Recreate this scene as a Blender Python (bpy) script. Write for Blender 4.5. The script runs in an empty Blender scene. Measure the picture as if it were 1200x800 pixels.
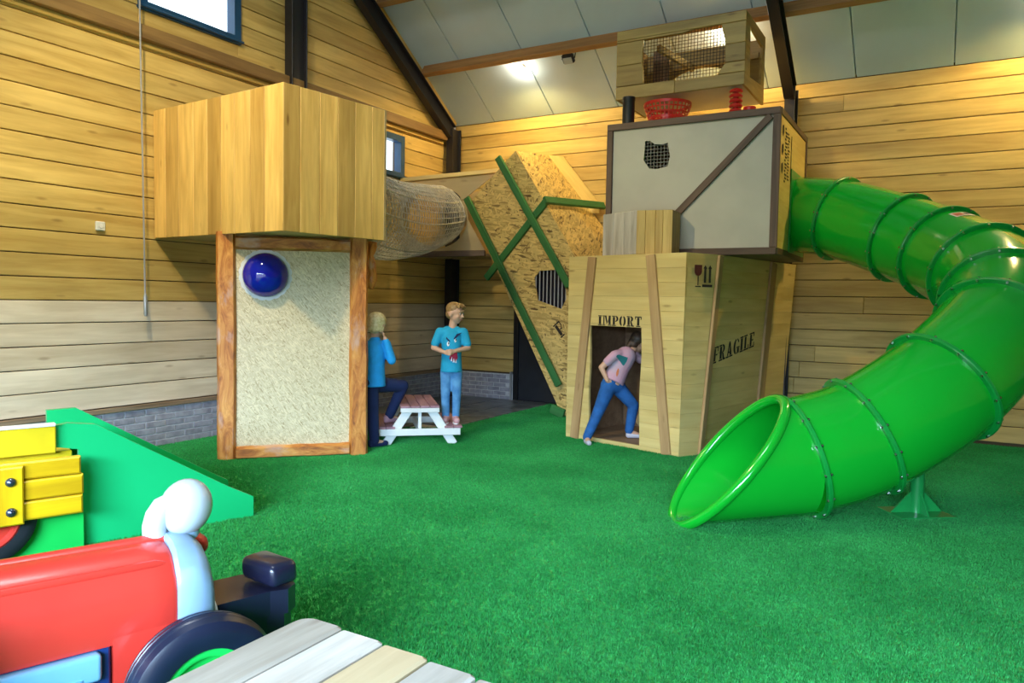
import bpy, bmesh, math, random
from mathutils import Vector as V, Matrix
from mathutils.geometry import tessellate_polygon
random.seed(11)
C = bpy.context.scene.collection
sc = bpy.context.scene

# ------------------------------------------------------------------ camera
def cam_axes(yaw, pitch, roll):
    cy, sy, cp, sp = math.cos(yaw), math.sin(yaw), math.cos(pitch), math.sin(pitch)
    f = V((sy*cp, cy*cp, sp)); r = V((cy, -sy, 0)); u = r.cross(f)
    c, s = math.cos(roll), math.sin(roll)
    return c*r + s*u, -s*r + c*u, f
R_, U_, F_ = cam_axes(*[math.radians(a) for a in (-30.02, -3.06, 0.958)])
cd = bpy.data.cameras.new('camera'); cam = bpy.data.objects.new('camera', cd); C.objects.link(cam)
cd.sensor_width = 36; cd.lens = 880/1200*36; cd.clip_start = .05
cam.matrix_world = Matrix(((R_.x, U_.x, -F_.x, 0), (R_.y, U_.y, -F_.y, 0), (R_.z, U_.z, -F_.z, 1.5), (0, 0, 0, 1)))
sc.camera = cam

# ------------------------------------------------------------------ world, lights, exposure
w = bpy.data.worlds.new('overcast_sky'); sc.world = w; w.use_nodes = True
bg = w.node_tree.nodes['Background']; bg.inputs[0].default_value = (.82, .92, 1, 1); bg.inputs[1].default_value = 2.2
def light(name, kind, loc, power, color, size=.1, aim=None, **kw):
    d = bpy.data.lights.new(name, kind); d.energy = power; d.color = color
    if kind == 'AREA':
        d.shape = 'RECTANGLE'; d.size, d.size_y = size
    else:
        d.shadow_soft_size = size
    for k, x in kw.items(): setattr(d, k, x)
    o = bpy.data.objects.new(name, d); C.objects.link(o); o.location = loc
    if aim is not None:
        o.rotation_euler = (V(aim)-V(loc)).to_track_quat('-Z', 'Y').to_euler()
    return o
# sky beyond the open barn door behind the camera (its head cuts the light off from the upper hall); an unseen cool fill lamp is added under the roof
light('sky_outside_door', 'AREA', (1.2, -7.5, 5.2), 9300, (.52, .74, 1), (9.5, 5.4), aim=(-2.6, 2.0, 1.2))
light('overhead_fill', 'AREA', (-2.6, 1.6, 6.6), 130, (.88, .95, 1), (2.6, 1.0), aim=(-2.6, 4.0, 0))
# warm hall lamp above the play floor
light('hall_lamp_light', 'SPOT', (-4.3, 2.3, 4.75), 370, (1, .80, .40), .10, aim=(-5.4, 6.0, 0), spot_size=math.radians(116), spot_blend=.55)
sc.view_settings.view_transform = 'Standard'; sc.view_settings.look = 'None'
sc.view_settings.exposure = 0.28; sc.view_settings.gamma = 1; sc.view_settings.use_curve_mapping = False

# ------------------------------------------------------------------ materials
def nt(name):
    m = bpy.data.materials.new(name); m.use_nodes = True
    t = m.node_tree; b = t.nodes['Principled BSDF']
    return m, t, b
def N(t, kind, **kw):
    n = t.nodes.new(kind)
    for k, x in kw.items():
        if k.startswith('i_'): n.inputs[k[2:].replace('_', ' ')].default_value = x
        else: setattr(n, k, x)
    return n
def ramp(t, stops, interp='LINEAR'):
    n = t.nodes.new('ShaderNodeValToRGB'); r = n.color_ramp; r.interpolation = interp
    while len(r.elements) < len(stops): r.elements.new(.5)
    for e, (p, c) in zip(r.elements, stops): e.position = p; e.color = (*c, 1) if len(c) == 3 else c
    return n
def coords(t, rnd=True):
    tc = N(t, 'ShaderNodeTexCoord')
    if not rnd: return tc.outputs['Object']
    oi = N(t, 'ShaderNodeObjectInfo')
    mu = N(t, 'ShaderNodeMath', operation='MULTIPLY'); mu.inputs[1].default_value = 57.0
    t.links.new(oi.outputs['Random'], mu.inputs[0])
    ad = N(t, 'ShaderNodeVectorMath', operation='ADD')
    t.links.new(tc.outputs['Object'], ad.inputs[0]); t.links.new(mu.outputs[0], ad.inputs[1])
    return ad.outputs[0]
def mapping(t, src, scale, rot=(0, 0, 0)):
    mp = N(t, 'ShaderNodeMapping'); mp.inputs['Scale'].default_value = scale; mp.inputs['Rotation'].default_value = rot
    t.links.new(src, mp.inputs[0]); return mp.outputs[0]
def mix(t, a, b, fac, mode='MIX'):
    n = N(t, 'ShaderNodeMix', data_type='RGBA', blend_type=mode)
    for s, x in ((0, fac), (6, a), (7, b)):
        if isinstance(x, (int, float)): n.inputs[s].default_value = x
        elif isinstance(x, tuple): n.inputs[s].default_value = (*x, 1)
        else: t.links.new(x, n.inputs[s])
    return n.outputs[2]
def bump(t, b, h, strength, dist=.01):
    n = N(t, 'ShaderNodeBump'); n.inputs['Strength'].default_value = strength; n.inputs['Distance'].default_value = dist
    t.links.new(h, n.inputs['Height']); t.links.new(n.outputs[0], b.inputs['Normal'])
def wood(name, c1, c2, rough=.6, vary=.25, knots=.5, sc_=1.0, grain=14):
    """board wood, grain along the board's own X axis"""
    m, t, b = nt(name); co = coords(t)
    n1 = N(t, 'ShaderNodeTexNoise', i_Scale=1.0*sc_, i_Detail=6, i_Roughness=.6, i_Distortion=.6)
    t.links.new(mapping(t, co, (1.1, grain, grain)), n1.inputs['Vector'])
    r1 = ramp(t, [(.3, c2), (.62, c1)]); t.links.new(n1.outputs[0], r1.inputs[0])
    n2 = N(t, 'ShaderNodeTexNoise', i_Scale=1.7*sc_, i_Detail=3)
    t.links.new(mapping(t, co, (.6, 2.5, 2.5)), n2.inputs['Vector'])
    r2 = ramp(t, [(.3, (.72, .68, .62)), (.7, (1.12, 1.1, 1.08))]); t.links.new(n2.outputs[0], r2.inputs[0])
    col = mix(t, r1.outputs[0], r2.outputs[0], .7, 'MULTIPLY')
    oi = N(t, 'ShaderNodeObjectInfo')
    rb = ramp(t, [(0, (1-vary, 1-vary*1.15, 1-vary*1.4)), (.5, (1, 1, 1)), (1, (1+vary*.4, 1+vary*.35, 1+vary*.3))])
    t.links.new(oi.outputs['Random'], rb.inputs[0])
    col = mix(t, col, rb.outputs[0], 1.0, 'MULTIPLY')
    if knots:
        vo = N(t, 'ShaderNodeTexVoronoi', i_Scale=1.0); t.links.new(mapping(t, co, (2.0, 7, 7)), vo.inputs['Vector'])
        rk = ramp(t, [(.05, (.26, .14, .06)), (.13, (1, 1, 1))]); t.links.new(vo.outputs['Distance'], rk.inputs[0])
        col = mix(t, col, rk.outputs[0], knots, 'MULTIPLY')
    t.links.new(col, b.inputs['Base Color']); b.inputs['Roughness'].default_value = rough
    bump(t, b, n1.outputs[0], .25, .004)
    return m
def osb(name, c1, c2, c3, rough=.6, k_=1.0):
    """pressed flakes lying in the board's own XY plane"""
    m, t, b = nt(name); co = coords(t); layers = []
    for k, ang in enumerate((.25, 1.25, -.75, 2.2)):
        mp = N(t, 'ShaderNodeMapping', vector_type='TEXTURE'); mp.inputs['Rotation'].default_value = (0, 0, ang); mp.inputs['Scale'].default_value = (.060*k_, .013*k_, .02)
        mp.inputs['Location'].default_value = (k*3.1, k*1.7, 0); t.links.new(co, mp.inputs[0])
        vo = N(t, 'ShaderNodeTexVoronoi', i_Scale=1.0); t.links.new(mp.outputs[0], vo.inputs['Vector'])
        s = N(t, 'ShaderNodeSeparateColor'); t.links.new(vo.outputs['Color'], s.inputs[0]); layers.append(s)
    def rr(s, ch=0):
        r = ramp(t, [(0, c3), (.13, c2), (.6, c1), (1, tuple(min(1, x*1.2) for x in c1))]); t.links.new(s.outputs[ch], r.inputs[0]); return r.outputs[0]
    col = rr(layers[0])
    for s in layers[1:]:
        gt = N(t, 'ShaderNodeMath', operation='GREATER_THAN'); gt.inputs[1].default_value = .62; t.links.new(s.outputs[1], gt.inputs[0])
        col = mix(t, col, rr(s), gt.outputs[0])
    t.links.new(col, b.inputs['Base Color']); b.inputs['Roughness'].default_value = rough
    bump(t, b, layers[1].outputs[1], .2, .002)
    return m
def plain(name, c, rough=.5, vary=.06, metal=0, coat=0, scale=6, spec=.5, c2=None, bmp=0):
    m, t, b = nt(name); co = coords(t)
    n1 = N(t, 'ShaderNodeTexNoise', i_Scale=float(scale), i_Detail=4); t.links.new(co, n1.inputs['Vector'])
    d = c2 if c2 else tuple(x*(1-vary*2.2) for x in c)
    r1 = ramp(t, [(.32, d), (.64, c)]); t.links.new(n1.outputs[0], r1.inputs[0])
    t.links.new(r1.outputs[0], b.inputs['Base Color'])
    b.inputs['Roughness'].default_value = rough; b.inputs['Metallic'].default_value = metal
    b.inputs['Coat Weight'].default_value = coat; b.inputs['Specular IOR Level'].default_value = spec
    if coat: b.inputs['Coat Roughness'].default_value = .06
    if bmp: bump(t, b, n1.outputs[0], bmp, .01)
    return m
def emit(name, c, s):
    m, t, b = nt(name); b.inputs['Emission Color'].default_value = (*c, 1); b.inputs['Emission Strength'].default_value = s
    b.inputs['Base Color'].default_value = (*c, 1); return m

def log_mat():
    m, t, b = nt('stained_log'); co = coords(t)
    n1 = N(t, 'ShaderNodeTexNoise', i_Scale=1.0, i_Detail=7, i_Roughness=.65, i_Distortion=1.2); t.links.new(mapping(t, co, (3.2, 11, 11)), n1.inputs['Vector'])
    r1 = ramp(t, [(.30, (.20, .05, .012)), (.45, (.52, .17, .025)), (.62, (.74, .33, .07)), (.75, (.80, .45, .16))]); t.links.new(n1.outputs[0], r1.inputs[0])
    n2 = N(t, 'ShaderNodeTexNoise', i_Scale=1.0, i_Detail=5, i_Roughness=.6); t.links.new(mapping(t, co, (2.4, 6, 6)), n2.inputs['Vector'])
    r2 = ramp(t, [(.55, (0, 0, 0)), (.66, (1, 1, 1))]); t.links.new(n2.outputs[0], r2.inputs[0])
    s = N(t, 'ShaderNodeMath', operation='MULTIPLY'); s.inputs[1].default_value = .65; t.links.new(r2.outputs[0], s.inputs[0])
    t.links.new(mix(t, r1.outputs[0], (.62, .42, .36), s.outputs[0]), b.inputs['Base Color']); b.inputs['Roughness'].default_value = .5
    bump(t, b, n1.outputs[0], .4, .01); return m
M = {}
M['pine'] = wood('pine_plank', (.74, .54, .185), (.55, .36, .10), .55, .16, .45)
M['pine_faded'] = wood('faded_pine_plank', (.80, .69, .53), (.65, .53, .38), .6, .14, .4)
M['pine_clear'] = wood('larch_plank', (.86, .58, .19), (.66, .40, .105), .5, .45, .7, 1.2)
M['crate'] = wood('crate_board', (.78, .61, .25), (.68, .49, .175), .5, .06, .45, .8)
M['crate_batten'] = wood('crate_batten', (.55, .36, .17), (.42, .25, .11), .6, .2, .3)
M['log'] = log_mat()
M['ledge'] = wood('ledge_beam', (.30, .18, .065), (.18, .10, .035), .6, .1, .3)
M['beam'] = wood('roof_beam', (.45, .23, .08), (.28, .13, .04), .6, .15, .3)
M['table_warm'] = wood('fresh_table_plank', (.62, .49, .30), (.46, .33, .18), .6, .1, .5, 1.0, 10)
M['weathered'] = wood('weathered_wood', (.46, .35, .24), (.24, .16, .10), .7, .25, .5)
M['table'] = wood('table_plank', (.60, .56, .51), (.34, .30, .25), .6, .30, .6, 1.0, 10)
M['upper'] = wood('box_plank', (.44, .31, .09), (.29, .19, .05), .55, .2, .5)
M['darkwood'] = wood('dark_timber', (.14, .085, .055), (.07, .04, .025), .6, .2, 0)
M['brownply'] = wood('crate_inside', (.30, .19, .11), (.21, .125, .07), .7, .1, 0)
M['yellowply'] = wood('yellow_plywood', (.80, .62, .22), (.70, .50, .15), .55, .08, .1)
M['ply'] = wood('plywood', (.58, .45, .24), (.48, .35, .17), .55, .12, .3, .5, 5)
M['osb'] = osb('osb_board', (.66, .47, .165), (.46, .30, .09), (.13, .075, .025), .6, 1.7)
M['osb_pale'] = osb('osb_panel', (.66, .56, .36), (.57, .46, .27), (.42, .31, .16), .4, .6)
M['white_panel'] = plain('white_board', (.48, .46, .375), .5, .05, scale=3)
M['roofpanel'] = plain('roof_panel', (.58, .72, .80), .35, .04, scale=1.5)
M['backing'] = plain('wall_core', (.10, .06, .03), .8)
M['farwall'] = wood('far_wall_boards', (.55, .38, .17), (.42, .26, .10), .6, .1, 0)
M['steel'] = plain('dark_steel', (.016, .015, .020), .4, .1, scale=3)
M['turf'] = plain('turf_base', (.015, .16, .04), .9, .2, scale=60, c2=(.008, .09, .022))
M['paving'] = plain('wet_paving', (.20, .22, .23), .3, .2, scale=5, c2=(.06, .064, .07), bmp=.2)
M['brick'] = plain('grey_brick', (.36, .355, .41), .75, .2, scale=9, c2=(.21, .20, .24), bmp=.4)
M['mortar'] = plain('mortar', (.58, .58, .60), .9, .1, scale=30)
M['blueframe'] = plain('blue_window_frame', (.012, .075, .19), .35, .1)
M['glass'] = None
M['slide'] = plain('green_plastic', (.005, .45, .026), .16, .03, coat=.5, scale=1.2)
M['slide_flange'] = plain('green_flange', (.006, .34, .05), .3, .05, coat=.3, scale=3)
M['bolt_dark'] = plain('dark_bolt', (.10, .12, .17), .25, .05, metal=.8)
M['chrome'] = plain('zinc_bolt', (.62, .62, .62), .25, .05, metal=1)
M['green_metal'] = plain('green_steel', (.012, .33, .07), .35, .08, coat=.3)
M['batten_green'] = wood('green_batten', (.042, .21, .06), (.025, .14, .038), .5, .15, .2)
M['play_green'] = plain('green_panel', (.01, .50, .16), .3, .03, coat=.3, scale=2)
M['play_green2'] = plain('bright_green_panel', (.012, .58, .09), .35, .03, coat=.3, scale=2)
M['play_yellow'] = wood('yellow_board', (.80, .49, .007), (.62, .34, .004), .35, .06, .25)
M['yellow_flat'] = plain('yellow_board_flat', (.76, .55, .010), .4, .05)
M['red'] = plain('tractor_red', (.72, .045, .03), .3, .06, coat=.25, scale=3)
M['redplastic'] = plain('red_plastic', (.55, .02, .015), .3, .05, coat=.2)
M['greyblue'] = plain('pale_blue_grey', (.30, .46, .64), .3, .05, coat=.3)
M['lightblue'] = plain('light_blue_paint', (.22, .52, .80), .3, .05, coat=.3)
M['darkblue'] = plain('dark_blue_paint', (.01, .035, .16), .35, .05, coat=.2)
M['whitegloss'] = plain('white_gloss', (.56, .62, .66), .2, .03, coat=.4)
M['tyre'] = plain('blue_black_rubber', (.008, .012, .032), .35, .1, coat=.15)
M['tyre2'] = plain('black_rubber', (.012, .014, .02), .45, .1)
M['black'] = plain('matt_black', (.012, .012, .014), .5, .1)
M['blackgloss'] = plain('black_gloss', (.010, .011, .030), .3, .1, coat=.3)
M['white'] = plain('white_paint', (.80, .82, .82), .45, .05)
M['mauve'] = wood('mauve_board', (.45, .25, .32), (.30, .15, .20), .5, .12, .2)
M['rope'] = plain('grey_rope', (.62, .58, .52), .85, .15, scale=20)
M['wire'] = plain('dark_wire', (.05, .045, .04), .5, .1, metal=.6)
M['wire_l'] = plain('galvanised_wire', (.42, .40, .36), .4, .1, metal=.6)
M['barmetal'] = plain('grey_bar', (.38, .38, .42), .4, .1)
M['ink'] = plain('stencil_ink', (.022, .015, .012), .8, .1)
M['redink'] = plain('dark_red_ink', (.10, .012, .012), .8, .1)
M['darkdoor'] = plain('dark_door', (.022, .024, .030), .35, .1)
M['doorframe'] = plain('door_frame', (.008, .009, .011), .4, .1)
M['zinc'] = plain('zinc_strip', (.45, .45, .45), .4, .1, metal=.5)
M['bulb'] = emit('lamp_glow', (1, .88, .66), 90)
M['sticker_red'] = plain('label_red', (.55, .10, .08), .4)
M['skin'] = plain('skin', (.70, .40, .26), .5, .05)
M['hair_blond'] = plain('blond_hair', (.85, .72, .40), .5, .2, scale=40, c2=(.62, .47, .20))
M['hair_brown'] = plain('light_brown_hair', (.42, .25, .09), .5, .2, scale=40, c2=(.22, .12, .04))
M['hair_dark'] = plain('dark_hair', (.09, .05, .03), .5, .2, scale=40)
M['blueshirt'] = plain('bright_blue_cloth', (.012, .37, .88), .8, .08, scale=12)
M['tealshirt'] = plain('turquoise_cloth', (.012, .38, .64), .8, .08, scale=12)
M['jeans'] = plain('blue_denim', (.018, .13, .42), .85, .15, scale=14)
M['jeans_l'] = plain('faded_denim', (.12, .34, .62), .85, .2, scale=14, c2=(.05, .20, .46))
M['navy'] = plain('navy_cloth', (.008, .022, .10), .85, .1)
M['pinkshirt'] = plain('pink_grey_cloth', (.66, .34, .44), .8, .1, scale=7, c2=(.52, .42, .50))
M['tealprint'] = plain('teal_print', (.02, .22, .24), .8, .1)
M['orangeprint'] = plain('orange_print', (.75, .22, .08), .8, .1)
M['pinkshoe'] = plain('pink_canvas', (.62, .34, .36), .7, .1)
M['greyshoe'] = plain('grey_canvas', (.60, .58, .66), .7, .1)
M['eyewhite'] = plain('eye_white', (.85, .85, .85), .3, 0)
M['eyedark'] = plain('eye_dark', (.02, .015, .012), .3, 0)
M['lip'] = plain('lip', (.52, .18, .15), .5, 0)
M['redprint'] = plain('red_print', (.42, .02, .07), .8, .05)
def glass_mat():
    m, t, b = nt('window_glass'); b.inputs['Base Color'].default_value = (.9, .97, 1, 1)
    b.inputs['Transmission Weight'].default_value = 1; b.inputs['Roughness'].default_value = .02; b.inputs['IOR'].default_value = 1.1
    return m
M['glass'] = glass_mat()
def dome_mat():
    m, t, b = nt('blue_acrylic'); co = coords(t, False)
    n1 = N(t, 'ShaderNodeTexNoise', i_Scale=2.0); t.links.new(co, n1.inputs['Vector'])
    r = ramp(t, [(.3, (.004, .006, .30)), (.7, (.006, .012, .42))]); t.links.new(n1.outputs[0], r.inputs[0])
    t.links.new(r.outputs[0], b.inputs['Base Color']); b.inputs['Roughness'].default_value = .05
    b.inputs['Coat Weight'].default_value = .6; b.inputs['Coat Roughness'].default_value = .03
    return m
M['dome'] = dome_mat()
def grass_mat():
    m, t, b = nt('turf_blades')
    oi = N(t, 'ShaderNodeObjectInfo'); g = N(t, 'ShaderNodeNewGeometry')
    n1 = N(t, 'ShaderNodeTexNoise', i_Scale=1.3, i_Detail=5); t.links.new(g.outputs['Position'], n1.inputs['Vector'])
    r = ramp(t, [(.3, (.022, .29, .058)), (.7, (.05, .44, .105))]); t.links.new(n1.outputs[0], r.inputs[0])
    n2 = N(t, 'ShaderNodeTexNoise', i_Scale=60.0, i_Detail=2); t.links.new(g.outputs['Position'], n2.inputs['Vector'])
    r2 = ramp(t, [(.3, (.55, .55, .55)), (.7, (1.35, 1.3, 1.3))]); t.links.new(n2.outputs[0], r2.inputs[0])
    t.links.new(mix(t, r.outputs[0], r2.outputs[0], 1.0, 'MULTIPLY'), b.inputs['Base Color'])
    b.inputs['Roughness'].default_value = .55; b.inputs['Specular IOR Level'].default_value = .25
    return m
M['grass'] = grass_mat()

# ------------------------------------------------------------------ mesh helpers
WM = {}
X, Y, Z = V((1, 0, 0)), V((0, 1, 0)), V((0, 0, 1))
def nrm(a): return V(a).normalized()
class MB:
    def __init__(s): s.v = []; s.f = []; s.m = []; s.sm = []
    def add(s, vs, fs, mi=0, smooth=False):
        k = len(s.v); s.v += [V(p) for p in vs]
        for f in fs: s.f.append([i+k for i in f]); s.m.append(mi); s.sm.append(smooth)
        return s
    def quad(s, poly, n, T, b=.003, mi=0):
        """four-cornered board: poly lies on the front face, n is the front normal, b its chamfer"""
        p = [V(q) for q in poly]; n = nrm(n)
        if (p[1]-p[0]).cross(p[2]-p[0]).dot(n) < 0: p.reverse()
        q = []
        for i in range(4):
            a = nrm(p[(i+1) % 4]-p[i]); c = nrm(p[i-1]-p[i]); q.append(p[i]+(a+c)*b)
        vs = [x-n*T for x in p]+[x-n*b for x in p]+q
        fs = [[3, 2, 1, 0], [8, 9, 10, 11]]
        for i in range(4):
            j = (i+1) % 4; fs += [[i, j, j+4, i+4], [i+4, j+4, j+8, i+8]]
        return s.add(vs, fs, mi)
    def box(s, c, ax, ay, az, size, b=.004, mi=0, seg=1):
        ax, ay, az = nrm(ax), nrm(ay), nrm(az); c = V(c); h = [x/2 for x in size]; b = min(b, min(h)*.6)
        bm = bmesh.new()
        vs = [bm.verts.new(c+ax*h[0]*i+ay*h[1]*j+az*h[2]*k) for i in (-1, 1) for j in (-1, 1) for k in (-1, 1)]
        for f in ((0, 1, 3, 2), (4, 6, 7, 5), (0, 4, 5, 1), (2, 3, 7, 6), (0, 2, 6, 4), (1, 5, 7, 3)): bm.faces.new([vs[i] for i in f])
        if b > 0: bmesh.ops.bevel(bm, geom=bm.edges[:], offset=b, segments=seg, profile=.5, affect='EDGES')
        bmesh.ops.recalc_face_normals(bm, faces=bm.faces[:])
        bm.verts.index_update()
        s.add([v.co.copy() for v in bm.verts], [[v.index for v in f.verts] for f in bm.faces], mi, seg > 1); bm.free(); return s
    def beam(s, a, b_, wv, tv, wd, th, bev=.004, mi=0):
        a, b_ = V(a), V(b_); d = b_-a; ax = nrm(d); ay = nrm(V(wv)-ax*V(wv).dot(ax)); az = ax.cross(ay)
        return s.box((a+b_)/2, ax, ay, az, (d.length, wd, th), bev, mi)
    def prism(s, loops, n, T, mi=0):
        """polygon (with holes) on the front face, extruded by T along -n"""
        n = nrm(n); loops = [[V(p) for p in L] for L in loops]
        flat = [p for L in loops for p in L]; tri = tessellate_polygon(loops)
        k = len(flat); vs = flat+[p-n*T for p in flat]; fs = []
        for t in tri:
            a, b, c = t
            if (flat[b]-flat[a]).cross(flat[c]-flat[a]).dot(n) < 0: a, b, c = c, b, a
            fs.append([a, b, c]); fs.append([c+k, b+k, a+k])
        o = 0
        for li, L in enumerate(loops):
            m = len(L); ar = sum(((L[i].cross(L[(i+1) % m])) for i in range(m)), V((0, 0, 0))).dot(n)
            for i in range(m):
                j = (i+1) % m; f = [o+i, o+j, o+j+k, o+i+k]
                if (ar > 0) == (li == 0): f.reverse()
                fs.append(f)
            o += m
        return s.add(vs, fs, mi)
    def tube(s, path, rad, n=10, cap=True, closed=False, mi=0, up=None):
        P = [V(p) for p in path]; m = len(P); rr = rad if isinstance(rad, (list, tuple)) else [rad]*m
        T = []
        for i in range(m):
            a = P[(i-1) % m] if (closed or i > 0) else P[i]; b = P[(i+1) % m] if (closed or i < m-1) else P[i]
            T.append(nrm(b-a))
        u = V(up) if up else (Z if abs(T[0].z) < .9 else X)
        u = nrm(u-T[0]*u.dot(T[0])); vs = []; fs = []
        for i in range(m):
            u = nrm(u-T[i]*u.dot(T[i])); w_ = T[i].cross(u)
            vs += [P[i]+(u*math.cos(a)+w_*math.sin(a))*rr[i] for a in (2*math.pi*j/n for j in range(n))]
        for i in range(m if closed else m-1):
            i2 = (i+1) % m
            for j in range(n):
                j2 = (j+1) % n; fs.append([i*n+j, i*n+j2, i2*n+j2, i2*n+j])
        s.add(vs, fs, mi, True)
        if cap and not closed:
            s.add(vs[:n], [list(range(n))[::-1]], mi); s.add(vs[-n:], [list(range(n))], mi)
        return s
    def lathe(s, c, ax, prof, n=24, mi=0, closed=False):
        """profile of (distance along ax, radius)"""
        c = V(c); ax = nrm(ax); u = nrm(Z.cross(ax)) if abs(ax.z) < .95 else X; u = nrm(u-ax*u.dot(ax)); w_ = ax.cross(u); vs = []; fs = []
        for h, r in prof:
            vs += [c+ax*h+(u*math.cos(a)+w_*math.sin(a))*r for a in (2*math.pi*j/n for j in range(n))]
        m = len(prof)
        for i in range(m if closed else m-1):
            i2 = (i+1) % m
            for j in range(n):
                j2 = (j+1) % n; fs.append([i*n+j, i*n+j2, i2*n+j2, i2*n+j])
        return s.add(vs, fs, mi, True)
    def sphere(s, c, r, n=14, m=9, mi=0, ax=None):
        c = V(c); r = (r, r, r) if isinstance(r, (int, float)) else r
        A = ax or (X, Y, Z); vs = []; fs = []
        for i in range(1, m):
            t = math.pi*i/m
            for j in range(n):
                a = 2*math.pi*j/n
                vs.append(c+A[0]*r[0]*math.sin(t)*math.cos(a)+A[1]*r[1]*math.sin(t)*math.sin(a)+A[2]*r[2]*math.cos(t))
        top = len(vs); vs.append(c+A[2]*r[2]); vs.append(c-A[2]*r[2])
        for i in range(m-2):
            for j in range(n):
                j2 = (j+1) % n; fs.append([i*n+j, (i+1)*n+j, (i+1)*n+j2, i*n+j2])
        for j in range(n):
            j2 = (j+1) % n; fs.append([top, j, j2]); fs.append([top+1, (m-2)*n+j2, (m-2)*n+j])
        return s.add(vs, fs, mi, True)
    def limb(s, a, b_, ra, rb, n=14):
        """tapered capsule: two balls and the cone between them"""
        a, b_ = V(a), V(b_); s.sphere(a, ra, n, 8); s.sphere(b_, rb, n, 8)
        return s.tube([a, b_], [ra, rb], n)
    def build(s, name, mat, parent=None, frame=None, org=None):
        """one mesh object, its origin at the centre; frame=(ax, ay) turns the object's own axes"""
        lo = V([min(p[i] for p in s.v) for i in range(3)]); hi = V([max(p[i] for p in s.v) for i in range(3)])
        o_ = V(org) if org is not None else (lo+hi)/2
        if frame:
            ax = nrm(frame[0]); ay = nrm(V(frame[1])-ax*V(frame[1]).dot(ax)); az = ax.cross(ay)
        else: ax, ay, az = X, Y, Z
        Mw = Matrix(((ax.x, ay.x, az.x, o_.x), (ax.y, ay.y, az.y, o_.y), (ax.z, ay.z, az.z, o_.z), (0, 0, 0, 1)))
        inv = Mw.inverted()
        me = bpy.data.meshes.new(name); me.from_pydata([inv @ p for p in s.v], [], s.f)
        for x in (mat if isinstance(mat, (list, tuple)) else [mat]): me.materials.append(M[x] if isinstance(x, str) else x)
        me.polygons.foreach_set('material_index', s.m); me.polygons.foreach_set('use_smooth', s.sm); me.update()
        if any(s.sm): me.set_sharp_from_angle(angle=math.radians(40))
        o = bpy.data.objects.new(name, me); C.objects.link(o); WM[o.name] = Mw
        if parent is not None: o.parent = parent; o.matrix_basis = WM[parent.name].inverted() @ Mw
        else: o.matrix_basis = Mw
        return o
def thing(name, label, cat, loc=(0, 0, 0), group=None):
    o = bpy.data.objects.new(name, None); C.objects.link(o); o.location = loc; o.empty_display_size = .1
    WM[o.name] = Matrix.Translation(V(loc)); return tag(o, label, cat, group)
def tag(o, label, cat, group=None, kind=None):
    if label: o['label'] = label
    if cat: o['category'] = cat
    if group: o['group'] = group
    if kind: o['kind'] = kind
    return o
def struct(o, label=None):
    o['kind'] = 'structure'
    if label: o['label'] = label
    return o
def plank(parent, poly, n, T, mat, along, name='plank', b=.004):
    m = MB().quad(poly, n, T, b); return m.build(name, mat, parent, (along, n))

# ------------------------------------------------------------------ the setting
XL, YB, XR, YF = -6.75, 9.8, 7.0, -1.6
SL = math.tan(math.radians(33)); CA, SA = math.cos(math.radians(33)), math.sin(math.radians(33))
EV = 4.2
def roof(y): return EV+SL*(YB-y) if y > 2.9 else EV+SL*(y-YF)*(YB-2.9)/(2.9-YF)
floor = struct(MB().box(((XL+XR)/2, (YB+YF)/2, -.1), X, Y, Z, (XR-XL+.6, YB-YF+.6, .2), 0).build('floor', 'turf'), 'green artificial turf over the whole hall floor')
# paved corner behind the bench
pv = struct(MB().box((-5.9, 8.3, -.004), X, Y, Z, (1.74, 3.0, .012), 0).build('floor', 'mortar'), 'dark grey paved strip in the back left corner')
for ix in range(4):
    for iy in range(7):
        x0, y0 = -6.73+ix*.44, 6.82+iy*.43
        cx, cy = x0+.215, y0+.21
        if cx > -4.95 or (cy < 7.35 and cx > -5.45): continue
        MB().box((cx, cy, .006), X, Y, Z, (.425, .415, .022), .004).build('paving_slab', 'paving', pv)

# walls: core, planks, bricks
wl = MB(); wl.prism([[(XL-.03, YF, -.1), (XL-.03, YB+.03, -.1), (XL-.03, YB+.03, EV), (XL-.03, 2.9, roof(2.9)), (XL-.03, YF, EV)],
                     [(XL-.03, 4.5, 4.22), (XL-.03, 5.66, 4.22), (XL-.03, 5.66, 5.05), (XL-.03, 4.5, 5.05)],
                     [(XL-.03, 7.75, 3.2), (XL-.03, 8.5, 3.2), (XL-.03, 8.5, 3.78), (XL-.03, 7.75, 3.78)]], X, .15)
wall_left = struct(wl.build('wall_left', 'backing'), 'horizontal pine plank gable wall on a low brick plinth')
wb = MB(); wb.prism([[(XL, YB+.03, -.1), (XR, YB+.03, -.1), (XR, YB+.03, EV+.05), (XL, YB+.03, EV+.05)],
                     [(-5.6, YB+.03, 0), (-4.6, YB+.03, 0), (-4.6, YB+.03, 2.05), (-5.6, YB+.03, 2.05)]], -Y, .15)
wall_back = struct(wb.build('wall_back', 'backing'), 'horizontal pine plank eaves wall behind the crates and slide')
wr = MB(); wr.prism([[(XR, YF, -.1), (XR, YB, -.1), (XR, YB, EV), (XR, 2.9, roof(2.9)), (XR, YF, EV)]], -X, .15)
struct(wr.build('wall_right', 'farwall'))
wf = MB(); wf.prism([[(XL, YF, -.1), (XR, YF, -.1), (XR, YF, EV), (XL, YF, EV)], [(-4.6, YF, 0), (2.2, YF, 0), (2.2, YF, 2.3), (-4.6, YF, 2.3)]], Y, .15)
struct(wf.build('wall_front', 'farwall'))

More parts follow.
